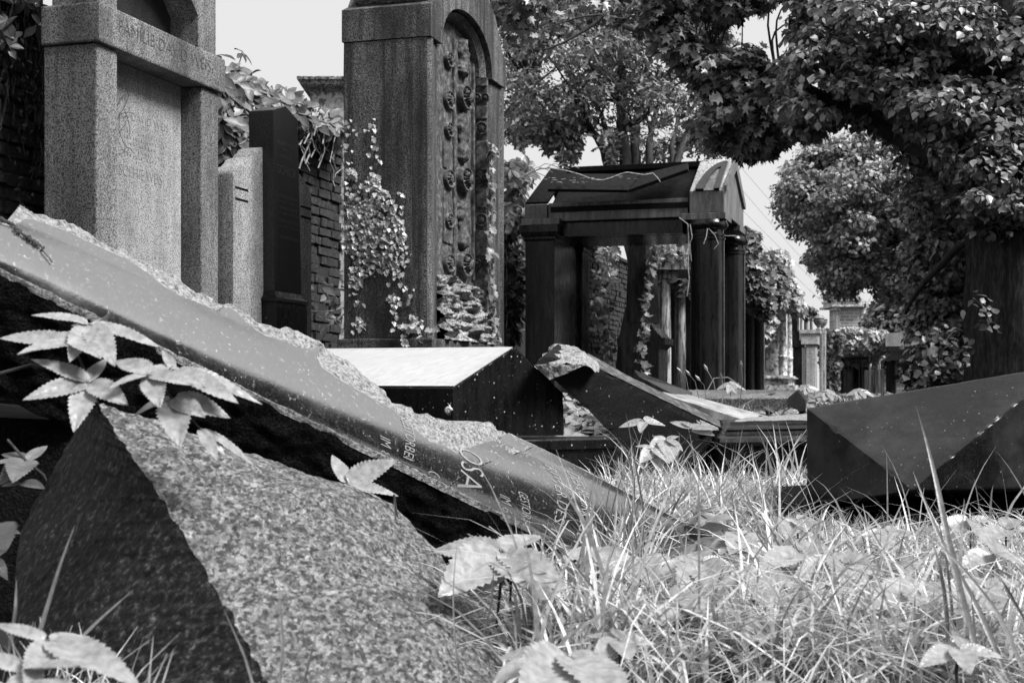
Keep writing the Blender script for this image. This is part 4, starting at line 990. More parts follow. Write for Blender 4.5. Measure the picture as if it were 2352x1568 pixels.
# rough snapped end
def rend(u, v):
    # ring around the end from top-back point to lower front
    A_ = [U(1262,802,7.55), U(1285,785,7.6), U(1325,798,7.6), U(1352,815,7.55), U(1380,840,7.4)][0:5]
    B_ = [U(1226,840,7.1), U(1236,850,7.1), U(1290,838,7.14), U(1345,836,7.2), U(1376,852,7.3)]
    i = u*4; k = min(3, int(i)); f = i-k
    p = B_[k].lerp(B_[k+1], f).lerp(A_[k].lerp(A_[k+1], f), v)
    nz = noise.fractal(p*14, 1, 2.1, 6)
    return p+Vector((-.3, -.5, .8)).normalized()*(.028*nz+.02*math.sin(math.pi*v)*math.sin(math.pi*u))
MB().grid(rend, 70, 50).build('snapped_end', MT['broken'], BS, smooth=40)
def rend2(u, v):
    A_ = [U(1226,838,7.09), U(1262,835,7.09), U(1300,838,7.12), U(1345,837,7.18)]
    B_ = [U(1230,842,7.1), U(1262,872,7.1), U(1290,862,7.13), U(1330,845,7.16)]
    i = u*3; k = min(2, int(i)); f = i-k
    p = A_[k].lerp(A_[k+1], f).lerp(B_[k].lerp(B_[k+1], f), v)
    return p+Vector((-.2, -.9, .1))*(.018*noise.fractal(p*18, 1, 2.1, 6)+.01)
MB().grid(rend2, 60, 30).build('snapped_end', MT['broken'], BS, smooth=40)
mb = MB()
def chip(u, v):
    A_ = [U(1598,962,7.8), U(1625,972,7.84), U(1650,985,7.87)]; B_ = [U(1602,985,7.79), U(1620,1000,7.8), U(1640,988,7.84)]
    i = u*2; k = min(1, int(i)); f = i-k
    p = A_[k].lerp(A_[k+1], f).lerp(B_[k].lerp(B_[k+1], f), v); return p+Vector((0, -1, .3))*(.015*noise.fractal(p*25, 1, 2, 5)+.012)
mb.grid(chip, 30, 20).build('chipped_patch', MT['broken'], BS, smooth=40)
# ================================================================ two thin plates behind
def plate(name, px, ds, th, mat, lab, cat='stone plate'):
    P = [U(x, y, d) for (x, y), d in zip(px, ds)]
    o = MB().hexa([p-Vector((0, 0, th)) for p in P]+P, .004).build(name, mat)
    return tag(o, lab, cat), P
pl1, P1 = plate('stone_plate', [(1467, 864), (1560, 912), (1590, 900), (1456, 849)], [8.5, 8.6, 9.3, 9.2], .07, MT['black'], 'narrow black stone plate leaning above the inscribed one')
pl2, P2 = plate('inscribed_plate', [(1532, 907), (1712, 964), (1770, 957), (1502, 884)], [8.3, 8.1, 8.9, 9.1], .05, MT['plate'], 'polished inscribed plate, sky sheen painted pale, lying on the rubble behind the broken slab')
def pt2(x0, y0, x1, y1, hx, hy):
    A0 = P2[0]; e1 = P2[1]-A0; e2 = P2[3]-A0
    def invp(x, y):
        best = (0, 0)
        M = []
        u = v = .5
        for _ in range(8):
            p = np.array(proj(A0+e1*u+e2*v)); e_ = 1e-3
            J = np.stack([(np.array(proj(A0+e1*(u+e_)+e2*v))-p)/e_, (np.array(proj(A0+e1*u+e2*(v+e_)))-p)/e_], 1)
            d_ = np.linalg.solve(J, np.array([x, y])-p); u += d_[0]; v += d_[1]
        return u, v
    a_, b_, c_ = invp(x0, y0), invp(x1, y1), invp(x0+hx, y0+hy)
    return lambda s, h: A0+e1*(a_[0]+(b_[0]-a_[0])*s+(c_[0]-a_[0])*h)+e2*(a_[1]+(b_[1]-a_[1])*s+(c_[1]-a_[1])*h)+Vector((0, 0, .002))
L = [('II - II', 1581, 911, 1593, 915, 0, -3), ('IIII', 1617, 924, 1628, 928, 0, -6), ('III', 1638, 931, 1650, 935, 0, -4), ('IIIIIIII', 1665, 939, 1690, 950, 0, -4), ('IIIIIIIII', 1667, 934, 1691, 945, 0, -4), ('IIIII', 1673, 931, 1691, 940, 0, -4), ('IIIIIII', 1704, 953, 1725, 962, 0, -4), ('IIIIIIIII', 1708, 948, 1732, 958, 0, -4), ('IIIIIII', 1712, 944, 1736, 954, 0, -3)]
lettering([(t, pt2(*a)) for t, *a in L], 'inscription', MT['let_dark'], pl2, thin=.0)
# rubble mound under them
mb = MB()
def mound(u, v):
    x = -.15+2.6*u; y = 7.9+1.6*v; e = min(1, 5*u, 5*(1-u))*min(1, 3*v, 3*(1-v))
    return Vector((.55+x*.75, y, .12+e*(.17+.1*v)+.04*noise.fractal(Vector((x*4, y*4, 0)), 1, 2, 4)))
mb.grid(mound, 60, 30)
tag(mb.build('soil_mound', MT['soil'], smooth=True), kind='structure', label='low mound of earth and rubble under the plates')
# ================================================================ moulded black base
MBASE = thing('moulded_base', U(1750, 1110, 7.6), 'black moulded tomb base with shiny rounded mouldings, half behind the right stone', 'tomb base')
Dm = 7.55
def ring(y, xl, o=0, zt=0):
    a = U(xl, y, Dm); z = a.z+zt; xr = U(2150, 0, Dm).x
    yo = Dm-o
    return [Vector((a.x, yo, z)), Vector((xr, yo-.02, z+.02)), Vector((xr, Dm+.75, z+.02)), Vector((a.x+.04, Dm+.75, z))]
mb = MB(); mb.rings([ring(1200, 1655), ring(1038, 1655, 0)]); mb.build('body', MT['black_wet'], MBASE)
pr = [(1037, 1651, .006), (1034, 1652, .01), (1030, 1655, .02), (1024, 1651, .055), (1015, 1649, .07), (1006, 1651, .055), (1001, 1656, .03), (998, 1662, .0), (992, 1666, -.005), (987, 1670, .0), (983, 1674, -.01), (980, 1678, -.03), (975, 1680, -.05), (969, 1681, -.055)]
mb = MB(); mb.rings([ring(y, x, o) for y, x, o in pr]); mb.build('moulding', MT['black'], MBASE, smooth=28)
P = [U(1684, 968, Dm+.06), U(2100, 958, Dm+.02), U(2100, 940, Dm+.75), U(1733, 962, Dm+.7)]
def topg(u, v): p = P[0].lerp(P[1], u).lerp(P[3].lerp(P[2], u), v); return p+Vector((0, 0, .012*math.sin(min(1, v*2)*math.pi/2)+.006*noise.fractal(p*8, 1, 2, 4)))
MB().grid(topg, 40, 16).build('rough_top', MT['broken'], MBASE, smooth=True)
# ================================================================ right faceted stone
FS = thing('fallen_pyramid_stone', U(2120, 1230, 5.0), 'large dark polished stone with pyramid facets lying at the right edge', 'stone block')
TL, TRr, BRr, BLl = U(1853, 937, 5.0), U(2440, 838, 4.8), U(2440, 1120, 4.8), U(1853, 1164, 5.0)
TIP = U(2095, 1124, 4.45)
bd = Vector((.34, .95, -.03))*.75
mb = MB(); v = mb.vs([TL, TRr, BRr, BLl, TIP, TL+bd, TRr+bd, BRr+bd, BLl+bd])
for f in ((0,1,4),(1,2,4),(2,3,4),(3,0,4),(0,5,6,1),(1,6,7,2),(2,7,8,3),(3,8,5,0),(5,8,7,6)): mb.bm.faces.new([v[i] for i in f])
mb.weather(70, .007, .0012)
mb.build('pyramid_block', MT['facet'], FS)
mb = MB(); mb.hexa([U(1870, 1240, 5.3)-Vector((0, 0, .05)), U(2500, 1240, 5.1)-Vector((0, 0, .05)), U(2500, 1240, 5.1)+Vector((0, .8, -.05)), U(1870, 1240, 5.3)+Vector((0, .8, -.05)),
   U(1870, 1150, 5.3), U(2500, 1112, 5.1), U(2500, 1112, 5.1)+Vector((0, .8, 0)), U(1870, 1150, 5.3)+Vector((0, .8, 0))]); mb.rough(.01, 8, 4).build('under_shadow_block', MT['rough_black'], FS)  # added black block standing in for the ground shadow beneath the stone
# small rough stone beside it
mb = MB(); P = [U(1785, 1178, 4.95), U(1862, 1190, 4.85), U(1880, 1165, 5.3), U(1800, 1160, 5.3)]; Q = [U(1784, 1141, 4.95), U(1862, 1160, 4.85), U(1870, 1112, 5.4), U(1802, 1116, 5.35)]
mb.hexa(P+Q, .004); mb.rough(.003, 20, 2)
o = mb.build('stone_chunk', MT['boulder_dark']); tag(o, 'small angular dark stone chunk poking out of grass at the faceted stone', 'stone')
# ================================================================ kerb with house shaped end stone
KB = thing('grave_kerb', U(1720, 925, 9.8), 'low granite grave kerb with pointed end stone in the ground cover', 'kerb')
a_, b_ = U(1570, 897, 10.3), U(1838, 897, 10.0); 
MB().hexa([U(1570, 945, 9.9), U(1815, 945, 9.6), U(1840, 940, 10.1), U(1570, 940, 10.4), U(1570, 914, 9.9), U(1815, 914, 9.6), U(1832, 895, 10.1), U(1570, 895, 10.4)], .008).build('kerb_bar', MT['granite'], KB)
fr_ = [(1811,945),(1811,912),(1832,895),(1850,919),(1850,945)]
MB().rings([[U(x, y, 9.55) for x, y in fr_], [U(x+3, y-2, 9.95) for x, y in fr_]], bevel=.005).build('end_stone', MT['granite_dark'], KB)

# added black block standing in for the shade below the raised slab end
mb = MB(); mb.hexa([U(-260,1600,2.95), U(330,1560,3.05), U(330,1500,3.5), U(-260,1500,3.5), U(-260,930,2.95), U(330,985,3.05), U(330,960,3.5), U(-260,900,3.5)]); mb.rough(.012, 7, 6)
tag(mb.build('shade_block', MT['rough_black']), 'added rough black block standing in for shade under the raised slab end', 'stone block')
# ================================================================ vegetation helpers
def Uarr(x, y, d): return np.stack([(x-CX)/F*d, d, CZ+(HY-y)/F*d], -1)
def inpoly(x, y, P):
    P = np.asarray(P, float); r = np.zeros(len(x), bool); n = len(P)
    for i in range(n):
        x0, y0 = P[i]; x1, y1 = P[(i+1) % n]
        if y0 == y1: continue
        c = ((y0 > y) != (y1 > y)) & (x < (x1-x0)*(y-y0)/(y1-y0)+x0); r ^= c
    return r
def edged(x, y, P):
    P = np.asarray(P, float); d = np.full(len(x), 1e9); n = len(P)
    for i in range(n):
        a = P[i]; b = P[(i+1) % n]; ab = b-a; L = (ab**2).sum()
        t = np.clip(((x-a[0])*ab[0]+(y-a[1])*ab[1])/max(L, 1e-9), 0, 1)
        d = np.minimum(d, np.hypot(x-a[0]-t*ab[0], y-a[1]-t*ab[1]))
    return d
def crown_points(P, D, depth, nclump, clump_r, per, flat=.7, holes=0.0, edge0=0):
    """leaf clumps through a crown: outline P (columns, rows), mean distance D, half depth 'depth' metres"""
    P = np.asarray(P, float); x0, y0 = P.min(0); x1, y1 = P.max(0)
    cs = []
    while len(cs) < nclump:
        x = rng.uniform(x0, x1, 4000); y = rng.uniform(y0, y1, 4000)
        k = inpoly(x, y, P); x, y = x[k], y[k]
        e = edged(x, y, P); k = e > edge0; x, y, e = x[k], y[k], e[k]
        half = depth*np.sqrt(np.clip(e/120, 0.04, 1))
        d = D+rng.uniform(-1, 1, len(x))*half
        for p in Uarr(x, y, d):
            if holes and noise.noise(Vector(p*(.9 if D > 30 else 1.3)+5.5)) < -holes: continue
            cs.append(p)
            if len(cs) >= nclump: break
    cs = np.array(cs)
    R_ = clump_r*rng.uniform(.6, 1.3, len(cs))
    n = per; 
    dirs = rng.normal(size=(len(cs), n, 3)); dirs /= np.linalg.norm(dirs, axis=2, keepdims=True)
    rad = rng.uniform(.25, 1, (len(cs), n, 1))**.6
    off = dirs*rad*R_[:, None, None]; off[:, :, 2] *= flat
    pts = cs[:, None, :]+off
    nr = dirs*.6+rng.normal(size=dirs.shape)*.35+np.array([0, 0, .55])
    return pts.reshape(-1, 3), nr.reshape(-1, 3), cs
def leaves_mesh(name, P, N, size, tmpl, mat, parent=None, droop=.6, var=.35, kind=None, org=None, up=None):
    n = len(P)
    u = rng.normal(size=(n, 3)) if up is None else up+rng.normal(size=(n, 3))*.35
    if up is None: u[:, 2] -= droop
    s = size*rng.uniform(1-var, 1+var, n)
    V, Fc = scatter(P, N, u, s, *tmpl)
    return np_mesh(name, V, Fc, MT[mat], parent, org)
def twigs(mb, base, cs, r0, frac=.5, seg=4, wob=.12, r1=.004):
    for c in cs:
        c = Vector(c); b = Vector(base); L = (c-b).length; P = []
        for k in range(5):
            s = k/4; q = b.lerp(c, s)+Vector((random.gauss(0, wob), random.gauss(0, wob), random.gauss(0, wob)+.15*math.sin(math.pi*s)))*L*.12*(0 < k < 4); P.append(q)
        mb.tube(P, [r0*(1-s/4)**1.2+r1 for s in range(5)], seg)
def limb(mb, pts, r0, r1, seg=9, wob=.0):
    n = len(pts); P = []; R_ = []
    for i in range(n-1):
        for k in range(4):
            s = k/4; p = Vector(pts[i]).lerp(Vector(pts[i+1]), s); P.append(p)
    P.append(Vector(pts[-1])); m = len(P)
    # smooth
    for _ in range(2): P = [P[0]]+[(P[i-1]+P[i]*2+P[i+1])/4 for i in range(1, m-1)]+[P[-1]]
    P = [p+Vector((noise.noise(p*3), noise.noise(p*3+Vector((9, 0, 0))), 0))*wob for p in P]
    mb.tube(P, [r0+(r1-r0)*i/(m-1) for i in range(m)], seg); return P
# ================================================================ juniper behind the canopy tomb
J = [(1100,-90),(1150,150),(1163,300),(1190,335),(1215,325),(1255,345),(1290,378),(1312,360),(1330,310),(1380,285),(1410,330),(1415,375),(1560,380),(1640,372),(1680,330),(1720,300),(1765,240),(1700,130),(1660,60),(1640,-90)]
t = thing('juniper_tree', U(1450, 880, 21.5), 'multi stemmed juniper tree rising behind the black canopy tomb', 'tree')
mb = MB()
stems = [([(1440,890,19.7),(1447,800,19.8),(1462,720,20),(1468,660,20.2),(1475,600,20.4),(1450,520,20.6),(1436,380,21),(1428,300,21.3),(1420,230,21.6),(1440,120,22)], .19, .05),
         ([(1468,660,20.2),(1446,560,20.4),(1420,470,20.8),(1398,390,21),(1388,340,21.2),(1368,310,21.4),(1330,270,21.8),(1290,240,22),(1220,200,22.4)], .10, .03),
         ([(1470,640,20.3),(1478,540,20.5),(1460,400,21),(1452,320,21.3),(1470,220,21.8),(1500,100,22)], .12, .03),
         ([(1475,600,20.4),(1500,480,20.6),(1490,390,20.8),(1494,300,21.2),(1530,200,21.8)], .09, .03),
         ([(1500,560,20.6),(1530,470,20.8),(1555,375,21),(1580,300,21.4),(1620,240,21.8)], .085, .03),
         ([(1545,400,21),(1540,340,21.2),(1560,260,21.6)], .06, .02),
         ([(1398,390,21),(1400,330,21.2),(1380,250,21.6),(1300,150,22)], .06, .02)]
for pts, a_, b_ in stems: limb(mb, [U(*p) for p in pts], a_, b_, 9, .05)
P, N, cs = crown_points(J, 22.3, 2.2, 400, .30, 70, .8, -.02, 14)
for c in cs[:: 4]:
    c = Vector(c); b = min((U(x, y, d) for st in stems for x, y, d in st[0][4:]), key=lambda q: (q-c).length)
    limb(mb, [b, b.lerp(c, .5)+Vector((random.gauss(0, .15), 0, -.1)), c], .028, .008, 5)
mb.build('trunk', MT['bark_smooth'], t, smooth=True)
leaves_mesh('crown', P, N, .105, T_NDL, 'leaf_juniper', t, droop=-.2)
# hanging sprays on the left bottom edge
def spray(x0, y0, x1, y1, d, n): 
    s = rng.uniform(0, 1, n); X = x0+(x1-x0)*s+rng.normal(size=n)*12*(1.1-s); Y = y0+(y1-y0)*s+rng.normal(size=n)*6
    return Uarr(X, Y, d+rng.normal(size=n)*.2)
S = np.concatenate([spray(1300,250,1292,372,21.3,700), spray(1325,250,1318,365,21.4,500), spray(1175,280,1200,330,21,400), spray(1395,300,1410,375,21,300), spray(1270,270,1255,345,21.4,400)])
leaves_mesh('hanging_spray', S, rng.normal(size=S.shape)+np.array([0, -.5, .4]), .12, T_NDL, 'leaf_juniper', t)
CR = [(1812,-90),(1815,40),(1822,90),(1795,160),(1778,200),(1800,260),(1835,330),(1880,330),(1900,300),(1960,285),(2010,300),(2060,330),(2095,400),(2110,470),(2150,540),(2180,600),(2260,590),(2500,590),(2500,-90)]
# ================================================================ big tree at right: trunk, limb, crown
BT = thing('large_tree', U(2330, 900, 12), 'large old tree at the right edge with furrowed trunk and long limb over the path', 'tree')
mb = MB(); rr = []; N_ = 96
for i in range(110):
    s = i/109; y = 1050-s*1350; d = 12.; ce = U(2338-8*s, y, d); rad = .40-.05*s+.10*math.exp(-s*14)
    ring = []
    for k in range(N_):
        an = 2*math.pi*k/N_
        q = Vector((math.cos(an)*3.2, math.sin(an)*3.2, ce.z*.55)); f = noise.fractal(q*1.7, 1, 2.2, 4)
        fur = abs(math.sin(an*15+2.2*noise.noise(Vector((math.cos(an), math.sin(an), ce.z*.9)))))
        rr_ = rad*(1+.10*f+.045*fur+.06*math.sin(an*3+1))
        ring.append(Vector((ce.x+math.cos(an)*rr_, ce.y+math.sin(an)*rr_, ce.z)))
    rr.append(ring)
mb.rings(rr)
mb.build('trunk', MT['bark'], BT, smooth=True)
mb = MB()
limbpts = [(2330,420,12),(2230,385,12.1),(2150,345,12.3),(2090,318,12.5),(2040,292,12.7),(2000,262,12.9),(1940,246,13),(1880,222,13.2),(1820,190,13.4),(1760,160,13.7),(1700,138,14),(1640,110,14.3),(1560,84,14.7),(1500,80,15),(1440,60,15.3)]
LP = limb(mb, [U(*p) for p in limbpts], .125, .03, 12, .06); mb.build('limb', MT['bark_smooth'], BT, smooth=True); mb = MB()
for c in crown_points(CR, 12.8, 1.5, 90, .2, 1, .45, .16, 18)[2]:
    c = Vector(c); b = min(LP, key=lambda q: (q-c).length)
    if (c-b).length < 1.3: limb(mb, [b, b.lerp(c, .5)+Vector((random.gauss(0, .15), 0, .12)), c], .014, .005, 5)
for pts, a_, b_ in (([(2300,120,12),(2240,80,12.2),(2180,70,12.4),(2120,40,12.6),(2040,20,13)], .07, .03), ([(2300,180,11.8),(2200,210,11.8),(2120,190,12),(2040,160,12.4)], .05, .02),
                    ([(2000,262,12.9),(1960,180,13),(1900,120,13.2),(1830,80,13.5)], .05, .015), ([(1760,160,13.7),(1720,230,13.6),(1740,300,13.5),(1750,350,13.4)], .03, .01),
                    ([(2310,500,12),(2200,560,12.6),(2120,650,13),(2080,720,13.3)], .05, .015), ([(1385,28,9),(1350,62,9),(1300,96,9),(1245,118,9)], .014, .006), ([(1376,32,9),(1330,38,9),(1290,52,9),(1248,64,9)], .008, .003)):
    mb3 = MB(); limb(mb3, [U(*p) for p in pts], a_, b_, 8, .04); mb3.build('branch', MT['bark_smooth'], BT, smooth=True)
P, N, cs = crown_points(CR, 12.8, 1.7, 1150, .22, 92, .45, .13, 18)
q_ = np.stack([CX+F*P[:, 0]/P[:, 1], HY-F*(P[:, 2]-CZ)/P[:, 1]], 1); L_ = np.array([(1868,205),(1900,228),(1940,243),(1980,250),(2010,265),(2035,288)]); k_ = np.min(np.hypot(q_[:, None, 0]-L_[None, :, 0], q_[:, None, 1]-L_[None, :, 1]), 1) < 25; k_ &= P[:, 1] < 13.2; P, N = P[~k_], N[~k_]
leaves_mesh('crown', P, N, .053, T_LIN, 'leaf_tree', BT, var=.5)
CR2 = [(2070,420),(2115,520),(2095,600),(2110,680),(2100,740),(2130,800),(2170,860),(2225,890),(2232,780),(2238,640),(2260,560),(2200,450)]
P, N, cs = crown_points(CR2, 14.6, 1.2, 520, .2, 85, .5, .2, 12)
leaves_mesh('lower_branches', P, N, .055, T_LIN, 'leaf_sun', BT)
ML = [(1470,-90),(1490,60),(1540,130),(1600,190),(1640,230),(1600,280),(1620,330),(1690,350),(1735,372),(1765,370),(1775,330),(1820,330),(1850,300),(1850,230),(1810,170),(1760,150),(1735,120),(1700,80),(1720,40),(1790,60),(1830,-90)]
mb.build('twigs', MT['bark_smooth'], BT)
P, N, cs = crown_points(ML, 13.9, .7, 250, .22, 38, .4, .1, 14)
mb = MB()
for c in cs[::3]:
    c = Vector(c); b = min(LP, key=lambda q: (q-c).length)
    if (c-b).length < .6: limb(mb, [b, b.lerp(c, .5)+Vector((0, random.gauss(0, .1), .08)), c], .009, .003, 5)
leaves_mesh('limb_foliage', P, N, .085, T_MAP, 'leaf_tree', BT)
P2, N2, _ = crown_points([(1130,-90),(1150,60),(1190,130),(1260,110),(1330,90),(1420,60),(1480,110),(1560,60),(1560,-90)], 16, .8, 48, .22, 34, .6, .15, 14)
leaves_mesh('limb_foliage', P2, N2, .09, T_MAP, 'leaf_tree', BT)
mb.build('twigs', MT['bark_smooth'], BT)
# single sprigs close to the lens side of the trunk
for pts, n in (([(2235,685,11.2),(2262,705,11.1),(2270,735,11),(2290,745,11)], 22), ([(2190,760,11.4),(2165,790,11.3),(2140,830,11.2)], 40), ([(2215,800,11.3),(2160,840,11.2),(2120,868,11.2)], 50), ([(2130,770,11.3),(2100,800,11.2)], 26), ([(2352,60,9.5),(2320,90,9.4),(2290,110,9.3)], 40), ([(2352,300,9.6),(2310,280,9.4),(2330,340,9.4)], 40)):
    mb = MB(); Q = limb(mb, [U(*p) for p in pts], .008, .003, 5); 
    pp = np.array([list(Q[rng.integers(len(Q))]) for _ in range(n)])+rng.normal(size=(n, 3))*.06
    mb.build('twig', MT['dark_stem'], BT)
    leaves_mesh('sprig', pp, rng.normal(size=(n, 3))*.5+np.array([.2, -.6, .6]), .06, T_LIN, 'leaf_creeper', BT)
# ================================================================ mid and far trees
M1 = [(1880,318),(1850,352),(1815,385),(1795,420),(1800,470),(1822,520),(1850,548),(1858,600),(1880,640),(1912,680),(1935,690),(1975,668),(2010,672),(2060,700),(2110,690),(2230,640),(2300,400),(2200,330),(2050,295),(1950,300)]
t = thing('maple_tree', U(2150, 880, 52), 'rounded bushy tree in mid distance hanging in front of the tower', 'tree')
P, N, cs = crown_points(M1, 52, 4.6, 900, .6, 130, .45, .06, 5)
leaves_mesh('crown', P, N, .165, T_DIA, 'leaf_sun', t, var=.5)
mb = MB(); limb(mb, [U(2170, 900, 52), U(2165, 780, 52), U(2150, 650, 52), U(2100, 500, 52)], .45, .15, 12)
for c in cs[::14]: limb(mb, [U(2150, 620, 52), Vector(c).lerp(U(2150, 550, 52), .5), c], .08, .02, 5)
mb.build('trunk', MT['bark_smooth'], t)
t = thing('broadleaf_tree', U(2080, 880, 62), 'paler far tree showing beyond the tower and the far canopies', 'tree')
P, N, cs = crown_points([(2000,740),(2008,705),(2030,690),(2060,660),(2100,640),(2200,640),(2240,800),(2100,880),(2020,880),(2004,770)], 62, 3, 300, .7, 80, .8, .6, 10)
leaves_mesh('crown', P, N, .26, T_DIA, 'leaf_far', t)
MB().tube([U(2080, 905, 62), U(2085, 840, 62), U(2090, 780, 62)], [.4, .35, .2], 10).build('trunk', MT['bark_smooth'], t)
t = thing('hedge', U(2190, 905, 20), 'dark dense bushes under the big tree behind the faceted stone', 'hedge')
P, N, cs = crown_points([(2110,930),(2105,860),(2130,800),(2180,800),(2300,790),(2500,780),(2500,930)], 22, 1.5, 260, .3, 50, .9)
leaves_mesh('foliage', P, N, .13, T_DIA, 'leaf_dark', t)
# distant wood closing the row beyond the wall plus unseen foliage added right of and behind camera
t = None
def treeline(name, x0, x1, y, h, n, lab, mat='leaf_dark'):
    c = np.stack([rng.uniform(x0, x1, n), rng.normal(y, 2.0, n), rng.uniform(0, 1, n)**1.0*h], -1)
    dd = rng.normal(size=(n, 26, 3)); P = (c[:, None]+dd*np.array([.7, .7, .6])).reshape(-1, 3); k = P[:, 2] > 0
    P = P[k]; o = leaves_mesh(name, P, rng.normal(size=P.shape)+np.array([0, 0, .5]), .5, T_DIA, mat); tag(o, lab, kind='stuff')
treeline('foliage', 15.5, 44, 31, 13, 1800, 'dark woodland on the far side of the path')
def unseen_treewall(x0, x1, y0, y1, h, n, lab):  # unseen foliage, placed to darken slab reflections and cut sky fill
    c = np.stack([rng.uniform(x0, x1, n), rng.uniform(y0, y1, n), rng.uniform(0, 1, n)*h], -1)
    dd = rng.normal(size=(n, 22, 3)); P = (c[:, None]+dd*np.array([.45, .45, .4])).reshape(-1, 3); P = P[P[:, 2] > 0]
    o = leaves_mesh('foliage', P, rng.normal(size=P.shape)+np.array([0, 0, .5]), .38, T_DIA, 'leaf_dark'); tag(o, lab, kind='stuff')
unseen_treewall(8.5, 12, -6, 12, 6.4, 2200, 'unseen dark trees across the path, placed for the slab reflection')
unseen_treewall(-12, 8, -13, -9, 5.5, 1800, 'added unseen shrubbery behind the camera, cutting sky fill')
# ================================================================ ivy and creepers
def ivy_patch(name, pix, n, size, mapper, mat, lab, cat='ivy', parent=None, stem=True, tmpl=T_IVY, spread=0):
    pass
# ivy on the side face of the arched monument
tnM = t_at(988, cM)
def sidept(x, y, h=0):
    c = c_at(x, tnM); return R(c, tnM-h, z_at(y, Yct(c, tnM)))
strands = [[(805,265),(810,300),(806,345),(808,390),(803,430),(808,470),(804,520),(812,560),(806,610),(815,650),(822,690),(828,735),(826,772)],
           [(856,275),(858,310),(862,350),(860,395),(858,430),(850,470),(862,520),(880,560),(896,600),(905,650),(900,700),(912,745)],
           [(828,430),(840,470),(852,510),(835,545),(822,590)], [(870,420),(880,470),(900,520),(912,560),(905,600)], [(920,440),(925,490),(915,540),(935,570),(930,610),(905,640)], [(812,480),(830,510),(860,540),(890,560)],
           [(825,560),(850,560),(880,590),(900,625)], [(945,720),(955,745),(985,750)], [(905,620),(930,660),(940,690)]]
IV = thing('ivy', sidept(860, 700), 'ivy climbing the shaded side face of the sandstone monument', 'ivy')
mb = MB(); P = []; 
for st in strands:
    Q = []
    for i in range(len(st)-1):
        for k in range(6):
            s = k/6; x = st[i][0]+(st[i+1][0]-st[i][0])*s; y = st[i][1]+(st[i+1][1]-st[i][1])*s; Q.append(sidept(x+4*noise.noise(Vector((x*.1, y*.1, 1))), y, .008))
    mb.tube(Q, .004, 5)
    for q in Q:
        for _ in range(random.choice((0, 1, 1, 2))): P.append(list(q+Vector((random.gauss(0, .022), -abs(random.gauss(.012, .012)), random.gauss(0, .016)))))
for x, y, r, n in ((865,500,55,330),(825,520,38,240),(900,540,36,200),(806,560,16,110),(850,590,40,150),(808,400,12,60),(860,420,18,60),(812,470,22,80),(820,640,18,60),(905,600,25,70),(905,690,14,30),(826,740,10,26),(950,742,14,26),(850,450,30,60)):
    for _ in range(n):
        a_ = random.random()*6.28; rr_ = r*math.sqrt(random.random()); q = sidept(x+rr_*math.cos(a_)*.9, y+rr_*math.sin(a_)*1.25, abs(random.gauss(.010, .009))); P.append(list(q))
for (x0, y0, x1, y1) in ((905, 150, 895, 240), (945, 165, 915, 270), (930, 180, 905, 262), (925, 262, 915, 330)):
    mb.tube([sidept(x0, y0, .004), sidept((x0+x1)/2+5, (y0+y1)/2, .006), sidept(x1, y1, .004)], .0025, 4)
mb.build('stem', MT['dark_stem'], IV)
P = np.array(P); up = np.tile([0, 0, -1.], (len(P), 1))
P = P[rng.random(len(P)) < .92]; leaves_mesh('leaves', P, rng.normal(size=P.shape)*.3+np.array([.3, -.95, .35]), .027, T_IVY, 'leaf_ivy', IV, up=up[:len(P)], var=.5)
# ivy on the far pilaster
IV = thing('ivy', R(cM, t_at(1130, cM), 1), 'narrow ivy strand climbing the far pilaster beside the carved niche', 'ivy')
def frontpt(x, y, h=.01):
    c = cM+h; Y = Y_at(x, c); return Vector(((x-CX)/F*Y, Y, z_at(y, Y)))
mb = MB(); P = []
Q = [(1142,778),(1133,740),(1128,700),(1126,650),(1132,600),(1122,560),(1128,510),(1124,470),(1130,430),(1126,390),(1128,350),(1126,325)]
q3 = [frontpt(x, y, .0) for x, y in Q]; mb.tube(q3, .004, 5)
for i in range(len(Q)-1):
    for _ in range(15):
        s = random.random(); x = Q[i][0]+(Q[i+1][0]-Q[i][0])*s+random.gauss(0, 3.5+(i in (5,6,7))*3); y = Q[i][1]+(Q[i+1][1]-Q[i][1])*s; P.append(list(frontpt(x, y, random.uniform(0, .04))))
mb.tube([frontpt(x, y, -.1) for x, y in ((1077,150),(1080,200),(1090,240),(1096,280),(1106,310),(1112,330))], .0035, 4)
mb.build('stem', MT['dark_stem'], IV)
P = np.array(P); leaves_mesh('leaves', P, rng.normal(size=P.shape)*.35+np.array([.75, -.4, .4]), .045, T_IVY, 'leaf_creeper', IV, up=np.tile([0, 0, -1.], (len(P), 1)), var=.5)
# wall top creeper between the tomb and the pier
def wallpt(x, y, h=.1):
    c = cw+h; Y = Y_at(x, c); return Vector(((x-CX)/F*Y, Y, z_at(y, Y)))
CRP = thing('creeper', wallpt(560, 300), 'broad leaved creeper spilling over the wall top behind the pale stele', 'creeper')
P = []; Nn_ = []
def blob(L, x, y, rx, ry, n, h0=.05, h1=.3):
    for _ in range(n):
        a_ = random.random()*6.28; r = math.sqrt(random.random()); L.append(list(wallpt(x+rx*r*math.cos(a_), y+ry*r*math.sin(a_), random.uniform(h0, h1))))
blob(P, 530, 230, 36, 60, 95); blob(P, 565, 215, 35, 38, 60); blob(P, 530, 300, 30, 40, 70); blob(P, 600, 222, 40, 22, 55); blob(P, 520, 180, 20, 24, 22); blob(P, 648, 238, 34, 14, 50); blob(P, 690, 258, 36, 14, 40); blob(P, 525, 345, 20, 20, 22); blob(P, 735, 282, 34, 12, 36); blob(P, 775, 300, 22, 10, 20)
mb = MB()
def vine(pts, h=.1, r=.006): mb.tube([wallpt(x, y, h+.03*noise.noise(Vector((x*.1, y*.1, 0)))) for x, y in pts], r, 5)
